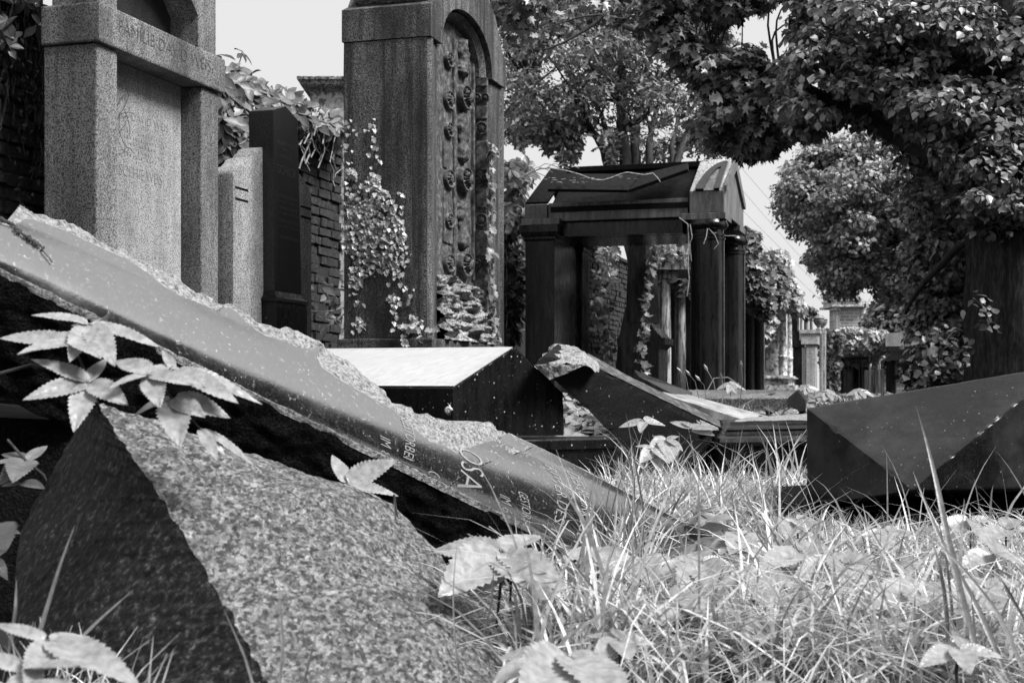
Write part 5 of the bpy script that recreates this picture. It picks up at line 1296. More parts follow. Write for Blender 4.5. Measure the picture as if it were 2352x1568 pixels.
vine([(545,170),(548,150),(555,128),(556,120)], .1, .005)
for _ in range(46):
    x = random.uniform(660, 790); y = 240+(x-660)*.42+random.uniform(-6, 16); pts = [(x, y)]
    for k in range(random.randint(4, 9)):
        x += random.uniform(-12, 13); y += random.uniform(2, 26)*(1 if k > 0 else -.8); x = min(x, 800); pts.append((x, y))
    vine(pts, random.uniform(.1, .28), random.uniform(.004, .008))
for _ in range(24):
    x = random.uniform(600, 760); pts = [(x, 215+(x-600)*.4), (x+15, 205+(x-600)*.4), (x+35, 222+(x-600)*.4), (x+60, 240+(x-600)*.42)]; vine([(a_+random.gauss(0, 5), b_+random.gauss(0, 8)) for a_, b_ in pts], .1, .004)
mb.build('stem', MT['dry_stem'], CRP)
P = np.array(P)
V5 = []; N5 = []; U5 = []
def whorl(P, nrm0, sp=.0):
    A_, B_, C_ = [], [], []
    for p in P:
        n_ = nrm0+rng.normal(size=3)*.35; n_ /= np.linalg.norm(n_); a_ = np.cross(n_, rng.normal(size=3)); a_ /= np.linalg.norm(a_); b_ = np.cross(n_, a_)
        for k, an in enumerate((-2.0, -1.0, 0, 1.0, 2.0)):
            A_.append(p+n_*.004*k); U_ = math.cos(an)*a_+math.sin(an)*b_; C_.append(U_-.25*n_); B_.append(n_+.1*rng.normal(size=3)+.3*U_)
    return np.array(A_), np.array(B_), np.array(C_)
T_LFT = (np.array([(0,0,0),(.1,.12,.02),(.22,.4,.06),(.24,.62,.06),(.13,.85,.02),(0,1.05,-.08),(-.13,.85,.02),(-.24,.62,.06),(-.22,.4,.06),(-.1,.12,.02),(0,.3,0),(0,.7,-.01)],float),
         [np.array([(0,1,10),(1,2,10),(2,11,10),(2,3,11),(3,4,11),(4,5,11),(5,6,11),(6,7,11),(7,8,11),(8,10,11),(8,9,10),(9,0,10)])])
def whorl_mesh(name, P, nrm0, size, mat, parent, var=.3):
    A_, B_, C_ = whorl(P, np.array(nrm0)); n = len(A_)
    V, Fc = scatter(A_, B_, C_, size*rng.uniform(1-var, 1+var, n), *T_LFT)
    return np_mesh(name, V, Fc, MT[mat], parent)
whorl_mesh('leaves', P[rng.random(len(P)) < .62], [.35, -.7, .45], .125, 'leaf_creeper', CRP)
o = np.array([list(wallpt(x, y, .12)) for x, y in ((556,124),(562,165),(570,178),(500,130))]); whorl_mesh('top_sprig', o, [.1, -.6, .7], .12, 'leaf_dark', CRP)
# creeper at far left wall
o = thing('creeper', wallpt(60, 200), 'thin dark creeper hanging on the brick wall at the left edge', 'creeper')
mb = MB()
for _ in range(34):
    x = random.choice([10, 45, 70, 85, 88])+random.gauss(0, 9); y = random.uniform(-40, 60); pts = []
    for k in range(random.randint(8, 16)): pts.append((min(x, 97), y)); x += random.gauss(0, 5); y += random.uniform(14, 36)
    mb.tube([wallpt(a_, b_, random.uniform(.03, .1)) for a_, b_ in pts], random.uniform(.003, .006), 4)
mb.build('stem', MT['dark_stem'], o)
P = np.array([list(wallpt(x, y, .14)) for x, y in ((8,88),(18,106),(5,70),(12,50),(28,92),(60,8),(85,-2),(92,20),(25,10),(85,60))]); whorl_mesh('leaves', P, [.3, -.8, .3], .10, 'leaf_dark', o)
P = np.array([list(wallpt(random.choice([70, 85, 45])+random.gauss(0, 7), random.uniform(0, 480), .08)) for _ in range(120)]); leaves_mesh('leaf_litter', P, rng.normal(size=P.shape)*.5+np.array([.5, -.7, .3]), .035, T_LFT, 'leaf_dark', o)
# creeper right of the monument, on the wall before the canopy tomb
o = thing('creeper', wallpt(1190, 500), 'creeper curtain on the wall between the sandstone monument and the canopy tomb', 'creeper')
P = []
blob(P, 1185, 400, 26, 32, 75, .1, .7); blob(P, 1182, 470, 20, 60, 60, .1, .5); blob(P, 1210, 395, 14, 14, 20, .1, .5)
P = np.array(P); whorl_mesh('leaves', P, [.3, -.6, .6], .13, 'leaf_creeper', o)
P = []; blob(P, 1182, 640, 18, 150, 110, .05, .2); P = np.array(P); whorl_mesh('lower_leaves', P, [.3, -.8, .3], .11, 'leaf_dark', o)
mb = MB()
for _ in range(12):
    x = random.uniform(1166, 1198); y = random.uniform(430, 520); pts = []
    for k in range(9): pts.append((x, y)); x = min(1200, max(1163, x+random.gauss(0, 6))); y += random.uniform(14, 40)
    mb.tube([wallpt(a_, b_, .12) for a_, b_ in pts], .006, 4)
mb.build('stem', MT['dry_stem'], o)
# small plant by the wall at x 760
o = thing('creeper', wallpt(765, 700), 'small leafy shoots at the wall foot left of the sandstone monument', 'creeper')
mb = MB()
for pts in ([(718,712),(740,716),(770,712),(785,705)], [(730,725),(755,735),(775,740)], [(735,640),(760,660),(775,690)]): mb.tube([wallpt(a_, b_, .3) for a_, b_ in pts], .004, 4)
mb.build('stem', MT['dry_stem'], o)
P = np.array([list(wallpt(x, y, .32)) for x, y in ((735,655),(760,668),(778,650),(730,712),(765,716),(775,735),(745,735))]); leaves_mesh('leaves', np.repeat(P, 3, 0)+rng.normal(size=(21, 3))*.04, rng.normal(size=(21, 3))*.5+np.array([0, -.6, .7]), .12, T_LFT, 'leaf_creeper', o)
# creeper seen through the canopy
o = thing('creeper', U(1400, 700, 20), 'bright leaved creeper hanging on the brick wall inside the canopy view', 'creeper')
def area(n, x0, x1, y0, y1, d0, d1): return Uarr(rng.uniform(x0, x1, n), rng.uniform(y0, y1, n), rng.uniform(d0, d1, n))
P = np.concatenate([area(46, 1376, 1418, 548, 600, 20.6, 22), area(18, 1388, 1415, 600, 650, 20.6, 22), area(14, 1366, 1390, 620, 760, 21, 22)]); whorl_mesh('leaves', P, [.2, -.8, .5], .085, 'leaf_ivy', o)
P = np.concatenate([area(90, 1362, 1408, 600, 850, 21, 23)]); leaves_mesh('lower_leaves', P, rng.normal(size=P.shape)*.4+np.array([.2, -.8, .3]), .09, T_IVY, 'leaf_creeper', o)
P = np.concatenate([area(170, 1497, 1580, 548, 600, 18.9, 19.6), area(30, 1568, 1584, 640, 690, 18, 18.5)]); leaves_mesh('hanging_leaves', P, rng.normal(size=P.shape)*.5+np.array([.2, -.6, .4]), .09, T_LFT, 'leaf_creeper', o)
P = np.concatenate([area(18, 1488, 1498, 590, 640, 18.8, 18.95), area(30, 1480, 1490, 640, 760, 18.8, 18.95), area(22, 1472, 1486, 760, 850, 18.8, 18.95)]); leaves_mesh('climbing_leaves', P, rng.normal(size=P.shape)*.4+np.array([.3, -.7, .4]), .10, T_IVY, 'leaf_creeper', o)
# ivy on the far row
def ivyhang(name, n, boxes, size, mat, lab, tm=T_IVY):
    P = []
    for (poly, d, dd, n_) in boxes:
        a, b, cs = crown_points(poly, d, dd, n_, .12, 12, .8); P.append(a)
    P = np.concatenate(P); o = leaves_mesh(name, P, rng.normal(size=P.shape)*.45+np.array([.1, -.7, .6]), size, tm, mat, up=np.tile([0, 0, -1.], (len(P), 1)), var=.4)
    return tag(o, lab, 'ivy')
ivyhang('ivy', 0, [([(1708,520),(1712,600),(1722,680),(1755,720),(1765,700),(1762,640),(1748,620),(1732,590),(1722,540)], 20.6, .4, 210), ([(1722,600),(1755,590),(1790,610),(1790,690),(1760,712),(1715,690)], 21.2, .4, 240)], .12, 'leaf_creeper', 'ivy spilling over the black tomb with paired fluted columns')
ivyhang('ivy', 0, [([(1752,610),(1755,590),(1780,578),(1800,586),(1808,620),(1822,660),(1836,690),(1838,720),(1822,712),(1810,700),(1760,690)], 23.9, .5, 330), ([(1752,700),(1766,705),(1768,760),(1760,800),(1755,760)], 23.6, .1, 26)], .10, 'leaf_ivy', 'ivy crowning the pale mausoleum roof')
ivyhang('ivy', 0, [([(1885,765),(1905,757),(1925,770),(1922,830),(1912,905),(1895,905),(1897,850),(1888,800)], 33, .3, 110)], .14, 'leaf_creeper', 'ivy curtain between the pale piers and the far canopy')
ivyhang('ivy', 0, [([(1922,762),(1950,755),(1990,759),(2034,762),(2038,775),(2034,800),(2010,803),(1990,800),(1950,803),(1925,804)], 43.6, .4, 560), ([(1930,822),(2000,822),(2000,830),(1985,834),(1930,832)], 44.6, .1, 22), ([(2036,790),(2052,795),(2058,830),(2052,842),(2044,812)], 43.5, .15, 45)], .15, 'leaf_ivy', 'thick ivy mat draped over the far pale canopy')
ivyhang('ivy', 0, [([(1835,718),(1850,706),(1868,712),(1870,724),(1850,722)], 29, .2, 24)], .1, 'leaf_creeper', 'creeper tuft on the broken pale columns')
# ================================================================ ground cover on the mound (creeper leaves, dry grass)
def on_ground(x, y): return CZ and Vector((x, y, ground_h(x, y)))
def gc(n, px0, px1, y0, y1, d0, d1, lab, size=.09, mat='leaf_light'):
    d = rng.uniform(d0, d1, n); X = rng.uniform(px0, px1, n); Xw = (X-CX)/F*d
    Z = np.array([ground_h(a, b) for a, b in zip(Xw, d)])+rng.uniform(.01, .14, n)*np.where(d > 8.2, .3, 1)
    o = whorl_mesh('ground_cover', np.stack([Xw, d, Z], -1), [.1, -.4, .9], size, mat, None); return tag(o, lab, kind='stuff')
gc(420, 1290, 1660, 0, 0, 7.9, 10.5, 'creeping leaves covering the earth between the fallen stones')
gc(560, 1580, 1900, 0, 0, 8.6, 13, 'creeping leaves round the grave kerb')
gc(420, 1860, 2300, 0, 0, 10, 30, 'low leaves along the far path', .06, 'leaf_mid')
# ================================================================ grass
def blades(n, px0, px1, d0, d1, hmin, hmax, wid, lean=.55, dens=None, zoff=0, excl=None, seg=5, power=1.4, nx=None, nocap=False):
    d = d0+(d1-d0)*rng.random(n)**power; X = (rng.uniform(px0, px1, n)-CX)/F*d
    if nx is not None:
        k = nx(X, d); X, d = X[k], d[k]
    n = len(X)
    Z = np.array([ground_h(a, b) for a, b in zip(X, d)])+zoff
    dn = np.array([noise.noise(Vector((a*3.1, b*3.1, 7.7))) for a, b in zip(X, d)]); kk = dn+rng.uniform(-.35, .35, n) > -.22; X, d, Z = X[kk], d[kk], Z[kk]; n = len(X)
    h = rng.uniform(hmin, hmax, n)*(.75+.5*np.array([noise.noise(Vector((a*2.2, b*2.2, 0))) for a, b in zip(X, d)])+.25)
    xq = CX+F*X/d; cap = np.where((xq < 1735) & (d > 2.6) & (d < 4.6) & (rng.random(n) < .93), .52-345*d/F+rng.uniform(-.02, .02, n), 9); cap = np.where((xq > 1440) & (d < 3.0) & (rng.random(n) < .8), .5-395*d/F+rng.uniform(-.03, .03, n), cap); cap = np.where((xq > 1800) & (d > 3.0) & (d < 5.0) & (rng.random(n) < .9), .52-285*d/F+rng.uniform(-.03, .02, n), cap); h = h if nocap else np.clip(np.minimum(h, cap), .03, 9)
    az = rng.uniform(0, 2*math.pi, n)+.6*np.array([noise.noise(Vector((a*1.5, b*1.5, 4))) for a, b in zip(X, d)])*3
    ln = rng.uniform(.1, 1, n)**.8*lean*1.5; w = wid*rng.uniform(.5, 1.3, n)
    s = np.linspace(0, 1, seg+1)[None, :]
    bend = ln[:, None]*h[:, None]*s**1.9*1.25
    droop = 1-.38*(ln[:, None]*s)**2*1.5
    px = X[:, None]+np.cos(az)[:, None]*bend; py = d[:, None]+np.sin(az)[:, None]*bend; pz = Z[:, None]+h[:, None]*s*droop
    ta = az+math.pi/2+rng.uniform(-1.2, 1.2, n); ww = w[:, None]*(1-s**2.2)*(0.6+.4*np.minimum(1, s*4))+.0002
    tw = ta[:, None]+s*rng.uniform(-1, 1, n)[:, None]
    L = np.stack([px-np.cos(tw)*ww, py-np.sin(tw)*ww, pz], -1); R_ = np.stack([px+np.cos(tw)*ww, py+np.sin(tw)*ww, pz], -1)
    V = np.stack([L, R_], 2).reshape(n, -1, 3); k = V.shape[1]
    f = np.array([(2*i, 2*i+1, 2*i+3, 2*i+2) for i in range(seg)])
    Fc = (f[None]+(np.arange(n)*k)[:, None, None]).reshape(-1, 4)
    return V.reshape(-1, 3), Fc
def grass(sets, lab, mat='grass'):
    V = []; Fc = []; o = 0
    for v, f in sets: V.append(v); Fc.append(f+o); o += len(v)
    return tag(np_mesh('grass', np.concatenate(V), np.concatenate(Fc), MT[mat], smooth=True), lab, kind='stuff')
def not_slab(X, Y):   # keep blades out of the fallen slab and boulder footprints
    xr = CX+F*X/Y; yr = HY+F*(CZ-.0)/Y
    under = (Y > 2.1+ (1480-xr)/1480*.3) & (Y < 4.4) & (xr < 1640-(4.4-Y)*60) & (xr < 900+ (Y-2.4)*330)
    stone = (xr < 1180) & (Y > 1.5) & (Y < 3.4)
    fs = (xr > 1850) & (Y > 4.95) & (Y < 6)
    bl = (xr < 1424) & (Y > 6.7) & (Y < 8)
    mbse = (xr > 1650) & (Y > 7.45) & (Y < 8.3)
    end = (xr < 1790) & (Y > 3.0) & (Y < 4.6) & (rng.random(len(X)) < .8)
    return ~(under | stone | fs | bl | mbse | end)
grass([blades(9500, 1060, 2500, 2.2, 4.6, .10, .36, .0040, 1.0, nx=not_slab), blades(420, 1300, 2500, 2.3, 4.2, .18, .42, .0065, 1.3, nx=not_slab, seg=8), blades(6500, 1380, 2100, 4.2, 6.5, .08, .26, .0050, 1.0, nx=not_slab, power=1),
       blades(6000, 1330, 1950, 6.0, 7.6, .04, .14, .0054, 1.0, nx=not_slab, power=1), blades(160, 1390, 1860, 6.6, 7.4, .2, .36, .005, .5, power=1, nx=not_slab)], 'tangled pale grass filling the foreground and the gaps between stones')
grass([blades(5000, 1400, 2500, 7.4, 9.2, .04, .10, .004, power=1, nx=not_slab), blades(3000, 1560, 2500, 9.2, 14, .02, .05, .004, power=1), blades(160, 1560, 1800, 9.3, 9.8, .08, .16, .003, power=1)], 'thin grass farther back among the graves', 'grass')
grass([blades(170, 1370, 1500, 3.1, 3.6, .14, .34, .0030, .5, nocap=True, power=1), blades(60, 1230, 1380, 2.7, 3.1, .10, .2, .0028, .6, nocap=True, power=1)], 'tall tuft of pale grass standing before the lower end of the inscribed slab')
grass([blades(260, -60, 330, 1.45, 1.9, .10, .22, .0022, power=1), blades(900, 780, 1500, 1.75, 2.3, .05, .13, .0022, power=1), blades(800, 1280, 2500, 1.8, 2.4, .08, .18, .0022, power=1)], 'blurred grass nearest the camera')
for k_, (n_, a_, b_, d0_, d1_, sz, lab) in enumerate(((46, 1250, 2400, 2.3, 3.4, .085, 'broad weed leaves low in the foreground grass'), (22, 1500, 2300, 3.4, 5.0, .08, 'broad weed leaves low in the grass before the dark stones'))):
    dd_ = rng.uniform(d0_, d1_, n_); xx_ = (rng.uniform(a_, b_, n_)-CX)/F*dd_
    tag(whorl_mesh('ground_cover', np.stack([xx_, dd_, rng.uniform(.03, .10, n_)], -1), [.1, -.5, .85], sz, 'leaf_creeper', None), lab, kind='stuff')
# tall individual blades
def ribbon(pts, w, mb, tilt=(1, 0, .1)):
    P = [U(*p) for p in pts]; n = 18
    cum = [0]
    for a_, b_ in zip(P, P[1:]): cum.append(cum[-1]+(b_-a_).length)
    Q = []
    for i in range(n+1):
        q = cum[-1]*i/n; k = max(j for j in range(len(P)-1) if cum[j] <= q+1e-9); Q.append(P[k].lerp(P[k+1], (q-cum[k])/max(1e-9, cum[k+1]-cum[k])))
    for _ in range(3): Q = [Q[0]]+[(Q[i-1]+Q[i]*2+Q[i+1])/4 for i in range(1, n)]+[Q[-1]]
    T = Vector(tilt).normalized(); rows = []
    for i, q in enumerate(Q):
        s = i/n; ww = w*(1-s**2.5)*(.55+.45*min(1, s*5))+.0002
        rows.append([mb.bm.verts.new(q-T*ww), mb.bm.verts.new(q+Vector((0, ww*.5, 0))), mb.bm.verts.new(q+T*ww)])
    for a_, b_ in zip(rows, rows[1:]):
        for j in (0, 1): mb.bm.faces.new((a_[j], a_[j+1], b_[j+1], b_[j]))
def tuft(blds, lab, name='grass_tuft', w=.0035, mat='leaf_light'):
    o = thing(name, U(*blds[0][0][0]), lab, 'grass')
    for b in blds:
        mb = MB(); ribbon(b[0], b[1] if len(b) > 1 else w, mb); mb.build('blade', MT[mat], o, smooth=True)
    return o
d = 2.6
tuft([([(2270,1570,2.1),(2220,1420,2.15),(2178,1240,2.2),(2150,1100,2.25),(2125,1000,2.3),(2104,932,2.3)], .0060), ([(2320,1570,2.1),(2250,1400,2.15),(2180,1280,2.2),(2140,1190,2.25),(2097,1082,2.3)], .0050), ([(2352,1540,2.0),(2290,1400,2.1),(2200,1290,2.15),(2120,1215,2.2)], .004), ([(2180,1570,2.2),(2175,1400,2.2),(2160,1300,2.2),(2130,1210,2.3)], .0035), ([(2352,1420,2.1),(2300,1330,2.1),(2240,1290,2.2)], .003),
      ([(2190,1500,2.3),(2186,1380,2.3),(2170,1260,2.3),(2150,1170,2.3)], .0025)], 'tall arching grass blades at the right in front of the faceted stone')
tuft([([(1400,1330,3.4),(1390,1250,3.4),(1410,1150,3.4),(1440,1060,3.4)], .0028), ([(1425,1330,3.3),(1450,1200,3.3),(1460,1120,3.3),(1445,1040,3.3),(1400,985,3.3),(1362,965,3.3)], .0032), ([(1470,1300,3.3),(1480,1180,3.3),(1462,1080,3.3),(1450,1010,3.3),(1438,950,3.3)], .0026), ([(1380,1310,3.3),(1385,1200,3.3),(1400,1120,3.3),(1412,1060,3.3)], .002), ([(1500,1300,3.3),(1560,1190,3.4),(1640,1110,3.4),(1668,1075,3.4)], .0018),
      ([(1340,1380,3.1),(1380,1300,3.1),(1440,1225,3.1),(1530,1190,3.1)], .0022), ([(1460,1330,3.2),(1440,1220,3.2),(1425,1150,3.2)], .0022), ([(1600,1270,4.6),(1625,1240,4.6),(1640,1220,4.6)], .0018)], 'upright grass blades standing before the end of the inscribed slab')
tuft([([(60,1560,1.6),(100,1420,1.62),(140,1290,1.64),(172,1205,1.66)], .0028), ([(20,1500,1.6),(36,1400,1.6),(38,1330,1.62)], .0022), ([(150,1500,1.6),(230,1420,1.62),(308,1352,1.64)], .0028)], 'blurred straight grass stalks at the lower left')
tuft([([(1060,1600,1.9),(1045,1480,1.92),(1040,1350,1.95),(1050,1240,1.98)], .0012), ([(640,1600,1.5),(650,1480,1.52),(640,1340,1.55)], .0018), ([(590,1600,1.45),(560,1500,1.5),(515,1400,1.52)], .0012), ([(690,1600,1.5),(720,1480,1.5),(740,1400,1.52)], .0012), ([(912,1230,2.75),(908,1190,2.75),(905,1145,2.75)], .0022), ([(1110,1460,2.0),(1130,1380,2.0),(1135,1290,2.0)], .0014)], 'faint thin blades crossing the rough boulder')
# seed heads near the kerb
mb = MB()
for x0, y0, x1, y1 in ((1582,870,1566,856),(1650,900,1625,851),(1700,893,1703,844),(1605,885,1585,862),(1658,905,1658,872),(1622,888,1608,874),(1690,910,1765,906)):
    a_, b_ = U(x0, y0+30, 8.9), U(x1, y1, 8.9); m_ = a_.lerp(b_, .6)+Vector((0.01, 0, .02)); mb.tube([a_, m_, b_], .003, 4)
    mb.tube([b_, b_+(b_-m_).normalized()*.02, b_+(b_-m_).normalized()*.045], [.004, .010, .003], 6)
mb.tube([U(1620, 905, 8.9), U(1640, 868, 8.9), U(1672, 866, 8.9), U(1700, 885, 8.9)], .004, 4)
tag(mb.build('seed_heads', MT['leaf_light']), 'grass stalks with small seed heads above the kerb', 'grass')
# ================================================================ detailed creeper leaves (five leaflets)
def leaflet(mb, base, tip, nrm, width, cup=.18, droop=.12, nu=44, nw=8, fold=.0, curl=0.0, seed=0):
    base = Vector(base); tip = Vector(tip); ax = tip-base; L = ax.length; ax.normalize()
    nrm = (Vector(nrm)-ax*Vector(nrm).dot(ax)).normalized(); sd_ = ax.cross(nrm)
    rows = []
    for i in range(nu+1):
        s = i/nu
        w = width*L*(math.sin(math.pi*min(1, s**.8))**.8)*(1-.25*s) if 0 < s < 1 else .0
        if s < .06: w = .004*L
        ser = 1+.16*(((i*.5) % 1.5)/1.5-.5)*(s > .2)*1.5
        row = []
        for j in range(nw+1):
            q = (j/nw-.5)*2; a_ = abs(q)
            ww = w*(ser if a_ > .99 else 1)
            vein = .017*L*abs(math.sin((s*7-a_*1.3)*math.pi))*min(1, a_*4)*(1-a_*.6)
            h = cup*w*a_**1.2-droop*L*s*s+vein-curl*L*(a_**2)*s+.02*L*noise.noise(Vector((s*3+seed, q*1.5, seed)))
            row.append(mb.bm.verts.new(base+ax*(L*s*(1-.0*a_))+sd_*(q*ww)+nrm*h+ax*(-.10*w*a_)))
        rows.append(row)
    for a_, b_ in zip(rows, rows[1:]):
        for j in range(nw): mb.bm.faces.new((a_[j], a_[j+1], b_[j+1], b_[j]))
def creeper_plant(loc, lab, clusters, stems, mat='leaf_bright', grp=None, name='creeper_plant', th=.0025):
    o = thing(name, loc, lab, 'plant', grp)
    for ci, lf_ in enumerate(clusters):
        for k, (b, t_, n_, w_) in enumerate(lf_):
            mb = MB(); leaflet(mb, U(*b), U(*t_), n_, w_*.8, cup=.25, droop=random.uniform(.05, .15), seed=k*3.7+ci); mb.build('leaflet', MT[mat], o, smooth=True)
    if stems:
        mb = MB()
        for st in stems: mb.tube([U(*p) for p in st], [th]*(len(st)-1)+[th*.7], 6)
        mb.build('stem', MT['dark_stem'] if mat != 'leaf_dark' else MT['dry_stem'], o)
    return o
d = 2.12
UPN = (.1, -.55, .85)
def cl(cx, cy, d, tips, w=.26, n=UPN): return [((cx, cy, d), (x, y, dd), (n[0]+random.uniform(-.35, .35), n[1]+random.uniform(-.2, .2), n[2]), w) for x, y, dd in tips]
creeper_plant(U(300, 900, 2.15), 'creeper with pointed leaflets draped over the boulder tip and the slab edge at left', [
    cl(207, 745, d, [(78,708,2.08),(160,818,2.02),(262,830,2.03),(368,790,2.12),(228,742,2.3)], .24),
    cl(170, 790, 2.08, [(-2,768,2.06),(90,760,2.2),(42,795,2.0),(230,806,2.0)], .26),
    cl(205, 880, 2.04, [(75,810,2.05),(52,912,1.98),(168,975,1.96),(290,920,1.98),(240,815,2.1)], .28),
    cl(345, 862, 2.04, [(262,812,2.1),(250,880,1.98),(366,930,1.97),(400,826,2.1),(435,870,2.0)], .30),
    cl(400, 850, 2.08, [(372,798,2.1),(432,845,2.14),(548,915,2.04),(605,918,2.1),(470,880,2.0)], .25),
    cl(395, 915, 2.06, [(410,1010,1.98),(470,955,2.02),(530,950,2.06),(300,945,2.05)], .34),
    cl(460, 985, 2.06, [(520,1040,2.05),(590,1058,2.08),(500,1045,2.0)], .2)],
    [[(120,760,2.3),(170,790,2.12),(207,745,2.14)], [(170,790,2.12),(205,880,2.08),(230,940,2.2)], [(205,880,2.08),(345,862,2.08),(400,850,2.1)], [(345,862,2.08),(395,915,2.08),(460,985,2.08)], [(-10,860,2.1),(70,838,2.12),(130,850,2.12),(205,880,2.06)]])
creeper_plant(U(850, 1100, 2.88), 'curled toothed leaf lying on the slab edge above the boulder', [
    [((795,1112,2.84), (765,1038,2.9), (.5, -.8, .3), .3), ((795,1112,2.84), (912,1052,2.86), (-.2, -.8, .6), .36), ((795,1112,2.82), (915,1130,2.8), (.1, -.6, .8), .22)]], [[(795,1112,2.86),(830,1090,2.86)], [(905,1135,2.8),(908,1160,2.8),(915,1195,2.8)]], name='fallen_leaf')
creeper_plant(U(1150, 1400, 2.4), 'bright creeper shoot with four broad leaflets growing beside the boulder', [
    cl(1155, 1268, 2.42, [(990,1255,2.45),(1020,1340,2.25),(1300,1338,2.3),(1240,1215,2.55),(1205,1330,2.28)], .33),
    cl(1175, 1300, 2.42, [(1105,1352,2.4),(1280,1385,2.36),(1225,1345,2.45)], .36)],
    [[(1155,1268,2.42),(1150,1340,2.42),(1140,1440,2.42)], [(1175,1300,2.42),(1172,1380,2.42)]], th=.003)
creeper_plant(U(1370, 1290, 2.9), 'low pale creeper leaves at the right tip of the slab', [
    cl(1375, 1265, 2.9, [(1280,1280,2.85),(1450,1275,2.85),(1400,1300,2.75),(1350,1245,3.0)], .3), cl(1470, 1290, 2.8, [(1560,1280,2.8),(1410,1310,2.7),(1500,1330,2.65)], .32)], [[(1375,1265,2.9),(1372,1380,2.9)], [(1470,1290,2.8),(1470,1400,2.8)]])
creeper_plant(U(1900, 1300, 2.9), 'creeper shoot with upright centre stem in the grass before the faceted stone', [
    cl(1840, 1270, 3.1, [(1740,1300,3.0),(1800,1240,3.2),(1870,1235,3.2),(1900,1300,3.0),(1930,1255,3.1)], .33), cl(1930, 1290, 3.0, [(1820,1330,2.9),(2010,1270,3.0),(2040,1310,2.95),(1960,1350,2.8),(1900,1262,3.1)], .33)],
    [[(1930,1290,3.0),(1932,1350,3.0),(1930,1420,3.0)], [(1840,1270,3.1),(1842,1400,3.1)]])
creeper_plant(U(1620, 1330, 2.7), 'broad pale creeper leaves sunk in the grass right of the slab end', [
    cl(1610, 1290, 2.75, [(1500,1320,2.7),(1560,1255,2.9),(1700,1300,2.75),(1660,1350,2.6),(1570,1365,2.6)], .36), cl(1740, 1320, 2.7, [(1660,1340,2.65),(1830,1340,2.65),(1760,1380,2.55),(1700,1280,2.8)], .36)], [[(1610,1290,2.75),(1612,1400,2.75)], [(1740,1320,2.7),(1742,1420,2.7)]])
creeper_plant(U(2240, 1200, 3.4), 'creeper leaves under the overhang of the faceted stone at right', [
    cl(2230, 1195, 3.4, [(2150,1215,3.35),(2190,1180,3.5),(2290,1190,3.4),(2250,1230,3.3)], .33), cl(2310, 1215, 3.3, [(2250,1240,3.2),(2352,1190,3.3),(2390,1215,3.3),(2330,1180,3.4)], .3)], [[(2230,1195,3.4),(2228,1320,3.4)], [(2310,1215,3.3),(2312,1330,3.3)]])
creeper_plant(U(2120, 1400, 2.4), 'large shaded creeper leaves in the grass at the lower right', [
    cl(2110, 1350, 2.5, [(2000,1390,2.4),(2060,1330,2.6),(2220,1360,2.45),(2150,1400,2.35)], .36), cl(2260, 1350, 2.4, [(2170,1400,2.3),(2340,1330,2.4),(2300,1410,2.3),(2230,1310,2.5)], .36), cl(2280, 1270, 2.8, [(2200,1300,2.75),(2352,1290,2.7),(2300,1240,2.9)], .34)], [[(2110,1350,2.5),(2112,1450,2.5)], [(2260,1350,2.4),(2262,1450,2.4)], [(2280,1270,2.8),(2282,1370,2.8)]])
creeper_plant(U(1550, 1000, 6.6), 'creeper shoots rising from grass against the broken slab', [
    cl(1480, 968, 6.6, [(1420,978,6.6),(1455,960,6.7),(1530,972,6.6),(1470,992,6.5),(1510,960,6.7)], .3), cl(1590, 985, 6.6, [(1538,965,6.7),(1575,962,6.8),(1650,980,6.5),(1640,995,6.5)], .3), cl(1530, 1010, 6.6, [(1490,1030,6.5),(1500,1000,6.6),(1570,1030,6.5),(1545,1050,6.4),(1560,1000,6.6)], .36), cl(1500, 1030, 6.5, [(1460,1020,6.5),(1470,1060,6.4),(1540,1060,6.4),(1520,1080,6.4)], .36)],
    [[(1480,968,6.6),(1490,1000,6.6),(1500,1060,6.6)], [(1590,985,6.6),(1575,1010,6.6),(1560,1080,6.6)], [(1530,1010,6.6),(1530,1090,6.6)]])
creeper_plant(U(150, 1560, 1.5), 'large blurred leaves at the lower left corner in front of the boulder', [
    cl(110, 1470, 1.45, [(-20,1420,1.45),(210,1450,1.5),(320,1555,1.35),(60,1570,1.35)], .2), cl(60, 1540, 1.4, [(-60,1490,1.4),(180,1520,1.35),(60,1640,1.3)], .26), cl(180, 1590, 1.35, [(60,1560,1.35),(300,1580,1.35)], .28)], [[(110,1470,1.45),(100,1640,1.45)]])
creeper_plant(U(1300, 1600, 1.7), 'large blurred leaves at the bottom edge right of the boulder', [
    cl(1230, 1520, 1.75, [(1130,1560,1.7),(1150,1480,1.85),(1300,1560,1.65)], .34), cl(1310, 1510, 1.75, [(1200,1580,1.6),(1390,1500,1.75),(1440,1600,1.6)], .34), cl(1700, 1600, 1.7, [(1600,1570,1.7),(1780,1560,1.7)], .34)], [[(1230,1520,1.75),(1232,1640,1.75)], [(1310,1510,1.75),(1312,1650,1.75)]])
creeper_plant(U(60, 1100, 2.6), 'dark shaded creeper leaves at the left edge behind the boulder', [
    cl(60, 1058, 2.55, [(0,1030,2.6),(-20,1060,2.5),(0,1100,2.45),(110,1020,2.6),(30,1090,2.4)], .25), cl(50, 1110, 2.5, [(0,1112,2.5),(100,1115,2.45)], .25), cl(-20, 1210, 2.2, [(48,1222,2.2),(10,1260,2.1)], .4), cl(-20, 1280, 2.1, [(20,1330,2.1),(15,1260,2.1)], .4)], [[(18,1010,2.6),(60,1058,2.55),(100,1090,2.5),(120,1130,2.5)]], 'leaf_creeper')
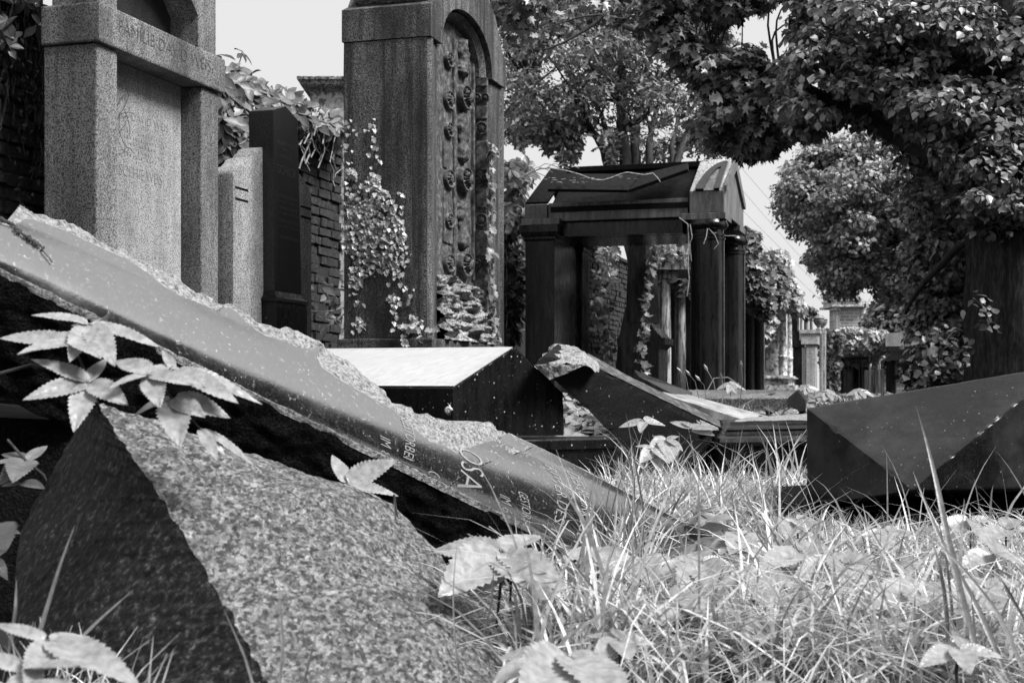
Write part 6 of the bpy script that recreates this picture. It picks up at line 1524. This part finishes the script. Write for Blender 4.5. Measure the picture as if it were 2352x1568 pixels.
for i, (x, y, dd, lab) in enumerate(((1678, 886, 9.3, 'small drooping creeper shoot on the kerb bar'), (1855, 893, 11, 'creeper shoot just beyond the pointed kerb end stone'), (1900, 905, 9.5, 'low creeper shoot between the kerb end stone and the faceted stone'), (1975, 901, 9.0, 'creeper shoot peeping over the top edge of the faceted stone'), (1545, 895, 9.2, 'curled creeper shoot at the upper end of the inscribed plate'))):
    creeper_plant(U(x, y+12, dd), lab, [cl(x, y-3, dd, [(x-34, y+6, dd), (x-18, y-10, dd+.1), (x+20, y-8, dd+.1), (x+36, y+8, dd), (x-6, y+14, dd-.1), (x+14, y+14, dd-.1)], .32)], [[(x, y, dd), (x, y+25, dd)]])
# small plant at the foot of the monument
P = np.array([list(sidept(x, y, .06)) for x, y in ((950,748),(958,752),(948,760),(970,775),(925,765),(932,775),(990,760),(1005,765))])
o = leaves_mesh('ivy', np.repeat(P, 3, 0)+rng.normal(size=(24, 3))*.02, rng.normal(size=(24, 3))*.4+np.array([.2, -.7, .6]), .05, T_IVY, 'leaf_ivy'); tag(o, 'bright ivy sprig on the base course of the sandstone monument', 'ivy')

for i, (x, y, dd, r, lab) in enumerate(((1560, 1395, 2.45, 95, 'creeper whorl low in the grass below the slab end'), (1760, 1430, 2.35, 100, 'broad creeper whorl in the middle of the foreground grass'), (1990, 1420, 2.45, 100, 'creeper whorl left of the tall arching blades'), (2040, 1225, 3.5, 70, 'creeper whorl in shade under the tip of the faceted stone'), (1830, 1195, 4.0, 60, 'small creeper whorl in front of the angular stone chunk'), (1700, 1232, 3.7, 60, 'small creeper whorl just beyond the buried slab end'), (1420, 1470, 2.1, 90, 'pale creeper whorl near the bottom edge beside the boulder'), (2200, 1490, 2.05, 105, 'broad creeper whorl at the bottom right'))):
    a0 = random.random()*6.28; L_ = []
    for k in range(5):
        an = a0+k*1.2566+random.uniform(-.2, .2); rr_ = r*random.uniform(.85, 1.1); L_.append((x+rr_*math.cos(an), y+rr_*.42*math.sin(an)+random.uniform(-4, 14), dd*(1-.045*math.sin(an))))
    creeper_plant(U(x, y+60, dd), lab, [cl(x, y, dd, L_, .3)], [[(x, y, dd), (x+random.uniform(-5, 5), y+55, dd), (x+random.uniform(-9, 9), y+120, dd)]])
